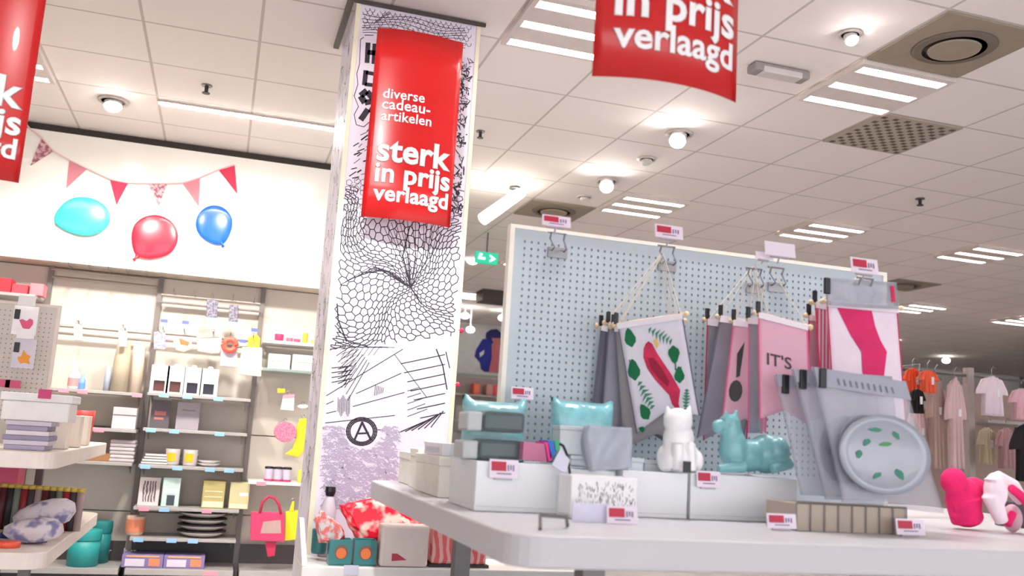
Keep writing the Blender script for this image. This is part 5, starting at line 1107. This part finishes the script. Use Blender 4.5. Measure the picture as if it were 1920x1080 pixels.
fp('figure_hat', [(911, 634), (912, 624), (920, 618), (932, 617), (940, 624), (944, 634), (930, 638)], M('hat_navy', (44, 44, 110), .7), 16.53)
fp('figure_face', [(922, 634), (938, 634), (938, 642), (932, 647), (925, 643)], M('face_tan', (206, 130, 120), .7), 16.52)
fp('arm_gap', [(899, 662), (908, 656), (907, 664), (900, 670)], MATS['poster_paper'], 16.52)
e = W(912, 484, 9.0); t = thing('exit_sign', (e.x, 9.0, e.z-.06), 'green emergency exit sign hanging right of the pillar', 'exit sign')
part('panel', box(e.x-.12, e.x+.12, 8.98, 9.02, e.z-.06, e.z+.06), M('exit_green', (20, 136, 104), .4, emit=.6), t, bevel=.004); bm = bmesh.new()
for pl in ([(-.09, -.02), (-.02, -.02), (-.02, .0), (-.09, .0)], [(.03, -.04), (.09, -.005), (.03, .035), (.03, .02), (.06, -.005), (.03, -.02)], [(-.085, .01), (-.06, .01), (-.05, .035), (-.075, .04)]): prism(bm, pl, lambda a_, b_, w: Vector((e.x+a_, w, e.z+b_)), 8.972, 8.98)
part('pictogram', bm, M('exit_white', (220, 250, 236), .4, emit=1.2), t); bm = bmesh.new(); tube(bm, [(e.x, 9, e.z+.06), (e.x, 9, CEIL-.002)], .008, 8); part('rod', bm, GREYM, t)
e2 = W(1748, 581, 12.0); t = thing('exit_sign', (e2.x, 12, e2.z-.1), 'small green exit sign hanging at far right above clothing', 'exit sign')
part('panel', box(e2.x-.13, e2.x+.13, 11.97, 12.03, e2.z-.09, e2.z+.09), M('exit_dark', (50, 110, 106), .5), t, bevel=.004); bm = bmesh.new(); tube(bm, [(e2.x, 12, e2.z+.09), (e2.x, 12, CEIL-.002)], .008, 8); part('rod', bm, GREYM, t)
# bright downlights far away
for px, py, l in ((886, 488, 'left of the green exit sign'), (872, 592, 'at pillar edge above far poster'), (882, 618, 'lower one near the far poster'), (1774, 676, 'far right above the clothing'), (942, 596, 'at the pegboard edge above far poster')):
    d = 10.5 if py < 500 else 14.5; c = W(px, py, d); t = thing('pendant_spotlight', (c.x, d, c.z), 'bright far spotlight '+l, 'spotlight', 'far pendant spotlights')
    bm = bmesh.new(); ball(bm, c, .07, .07, .05, 16, 10); part('bulb', bm, M('far_glow', (255, 250, 244), emit=5), t, True); bm = bmesh.new(); tube(bm, [(c.x, d, c.z+.045), (c.x, d, CEIL-.002)], .012, 8); part('stem', bm, WHITE, t)
c = W(938, 560, 12.5); o = part('ceiling_beam', box(W(905, 560, 12.5).x, c.x+.8, 12.5, 12.9, c.z-.04, CEIL-.002), M('beam_dark', (76, 66, 62), .7), None); tag(o, 'dark box mounted under the far ceiling by the pegboard', 'ceiling box')
# grey shelf wall under the poster with red goods
t = thing('far_shelving', W(905, 800, 15.8), 'grey far shelving below the blue coat poster', 'shelving'); a = W(862, 707, 16).x; b = W(1000, 707, 16).x; zt = W(905, 707, 16).z
part('back', box(a-.8, b, 16.3, 16.35, .02, zt), M('far_grey', (176, 164, 162), .7), t)
for k in range(3): part('shelf', box(a-.8, b, 15.9, 16.3, zt-.35-k*.45, zt-.32-k*.45), SHELF, t)
for k, (px, py, c, l) in enumerate(((893, 725, (232, 120, 96), 'orange'), (930, 742, (220, 90, 110), 'pink'), (918, 724, (206, 150, 150), 'dusty pink'))):
    p = W(px, py, 16.0); zz = min([zt-.32, zt-.77, zt-1.22], key=lambda q: abs(q-p.z+.1)); o = part('folded_clothes', box(p.x-.065, p.x+.065, 15.95, 16.2, zz+.001, zz+.2), M('farfold_%d' % k, c, .8), None, bevel=.03); tag(o, 'far folded %s clothes on the grey shelving' % l, 'clothes', 'far folded clothes')
for py, l in ((620, 'upper'), (722, 'lower')):
    z = W(866, py, PY).z; o = part('round_sticker', lathe(bmesh.new(), [(.012, -.01), (.02, 0), (.012, .012)], (PX1+.014, PY+.01, z), 14), M('sticker_red', (226, 40, 90), .4), None, True); tag(o, 'small red knob on the pillar right edge, %s one' % l, 'knob', 'red knobs on the pillar edge')
# ================================================================= FAR RIGHT: CLOTHING RACKS
def garment(px0, px1, py0, py1, Y, m, label, sleeves=True, folds=5, name='garment', cat='clothing', group='hanging clothes at the far right'):
    a = W(px0, py0, Y); b = W(px1, py1, Y); w = (b.x-a.x); h = a.z-b.z; cx = (a.x+b.x)/2; t = thing(name, (cx, Y, b.z), label, cat, group)
    def f(u, v):
        x = (2*u-1); sh = .62+.38*min(1, v*3.2) if sleeves else .85+.15*v; z = a.z - v*h - (abs(x)*.10*h*(1-v) if v < .9 else 0)
        if sleeves and abs(x) > .62 and v > .42: z = a.z - .42*h - abs(x)*.058*h
        return Vector((cx+x*w/2*sh, Y+.02*sin(u*folds*2*pi)*(.3+v), z))
    part('cloth', sheet(f, 24, 12, .035), m, t, True)
    bm = bmesh.new(); top = Vector((cx, Y, a.z)); tube(bm, [top+Vector((-.16*w*2, 0, -.04)), top, top+Vector((.16*w*2, 0, -.04))], .006, 6); tube(bm, [top, top+Vector((0, 0, .05)), top+Vector((.02, 0, .075)), top+Vector((.045, 0, .06))], .004, 6); part('hanger', bm, STEEL, t)
    q = f(.62, .35); part('swing_tag', box(q.x-.012, q.x+.012, q.y-.04, q.y-.037, q.z-.05, q.z+.01), WHITE2, t, label='white swing tag')
    return t
BAR = W(1750, 690, 6.5).z
t = thing('clothing_rack', (W(1815, 800, 6.3).x, 6.3, 0), 'grey clothing rack post and bar behind the pink plush', 'clothing rack')
xp = W(1817, 780, 6.3).x; part('post', box(xp-.03, xp+.03, 6.27, 6.33, .02, W(1817, 690, 6.3).z), M('rack_grey', (176, 166, 162), .5), t); bm = bmesh.new()
zb_ = W(1817, 705, 6.3).z; tube(bm, [(xp-.75, 6.3, zb_), (xp+1.1, 6.3, zb_)], .012, 8); part('bar', bm, GREYM, t); part('foot', box(xp-.3, xp+.3, 6.1, 6.5, 0, .02), GREYM, t); part('backboard', box(xp-.9, xp+1.2, 6.62, 6.65, .02, W(1817, 775, 6.6).z), M('rack_taupe', (168, 146, 136), .8), t)
part('shelf', box(W(1835, 785, 6.3).x, xp+1.1, 6.2, 6.6, W(1835, 792, 6.3).z, W(1835, 786, 6.3).z), SHELF, t)
OR = M('cloth_orange', (250, 92, 50), .8); PP = M('cloth_palepink', (226, 196, 196), .9); PW = M('cloth_pinkwhite', (244, 226, 236), .9); BK = M('cloth_black', (34, 26, 30), .8); TP = M('cloth_taupe', (186, 160, 150), .9)
gl = [(1696, 1726, 688, 745, OR, 'bright orange top hanging, left one beside flamingo banner'), (1722, 1757, 692, 738, M('cloth_orange_red', (246, 108, 70), .8), 'orange red top hanging, right one beside grey post'), (1706, 1732, 728, 776, BK, 'black garment hanging below the orange tops'),
      (1700, 1742, 760, 880, PP, 'pale pink dress hanging low beside packages'), (1738, 1772, 700, 880, TP, 'taupe pink garment left of the grey post'), (1772, 1810, 705, 880, PP, 'pale pink garment right next to the grey post'),
      (1832, 1888, 702, 782, PW, 'white pink romper hanging right of the grey post'), (1892, 1940, 726, 790, M('cloth_rose', (236, 190, 200), .9), 'rose top hanging at the right edge'), (1834, 1868, 800, 872, M('cloth_yellowish', (206, 190, 160), .9), 'beige yellow garment hanging below the romper'),
      (1868, 1906, 800, 880, M('cloth_mauve', (196, 156, 158), .9), 'mauve garment hanging beside the black coat')]
for k, (a, b, c_, d, m, l) in enumerate(gl):
    garment(a, b, c_, d, (6.2, 6.08, 6.0, 6.25, 6.15, 6.05, 6.0, 6.1, 6.15, 6.05)[k], m, l)
for (a, b, c_) in ((1706, 1732, 728),):
        gg = W((a+b)/2, c_, 6.0); bm = bmesh.new(); tube(bm, [(gg.x+.02, 6.0, gg.z+.07), (gg.x+.03, 6.0, zb_+.02), (gg.x+.03, 6.3, zb_+.014)], .005, 6); part('hanging_strap', bm, STEEL, bpy.data.objects['garment.002'])
garment(1894, 1960, 790, 905, 5.6, BK, 'large black coat cut off by the right frame edge')
struct('wall_partition', box(6.5, 16, 10.2, 10.3, 0, EYE+1.0), M('partition', (176, 152, 144), .8))
# ================================================================= ADDED LAMP LIGHT
spot_light('added_wall_spot', (-.9, 5.6, CEIL-.1), (-.9, 7.5, 1.1), 58, 90, (1, .95, .86), rad=.1)  # added spots without a fixture, brightening the shelf wall
spot_light('added_wall_spot', (.1, 5.6, CEIL-.1), (.1, 7.5, 1.1), 58, 90, (1, .95, .86), rad=.1)

# added unseen ceiling lamps over the aisle behind the photographer, and added spotlights brightening the pillar and the tables
for k, (x, y) in enumerate(((-1.8, -.93), (1.8, -3.93))):
    dup(L0, (x, y, CEIL), 'added unseen louvre light above the aisle behind the photographer', 'added louvre lights behind the photographer')
for x, y, tx, ty, tz, p, sz in ((.2, 2.3, .72, 4.3, 1.35, 66, 44), (-.1, 2.3, .75, 4.3, 2.5, 30, 40), (-.6, 1.8, -1.0, 5.0, 1.2, 10, 50)):
    spot_light('added_display_spot', (x, y, CEIL-.08), (tx, ty, tz), p, sz, (1, .96, .94), rad=.06)  # added out of view, no fixture, to lift the pillar face
spot_light('added_table_spot', (1.5, 2.8, CEIL-.06), (1.5, 2.5, 1.1), 42, 105, (1, .97, .96), rad=.12)  # added unseen downlights that whiten the tabletop
spot_light('added_table_spot', (2.9, 3.0, CEIL-.06), (2.9, 2.6, 1.1), 14, 100, (1, .97, .96), rad=.12)
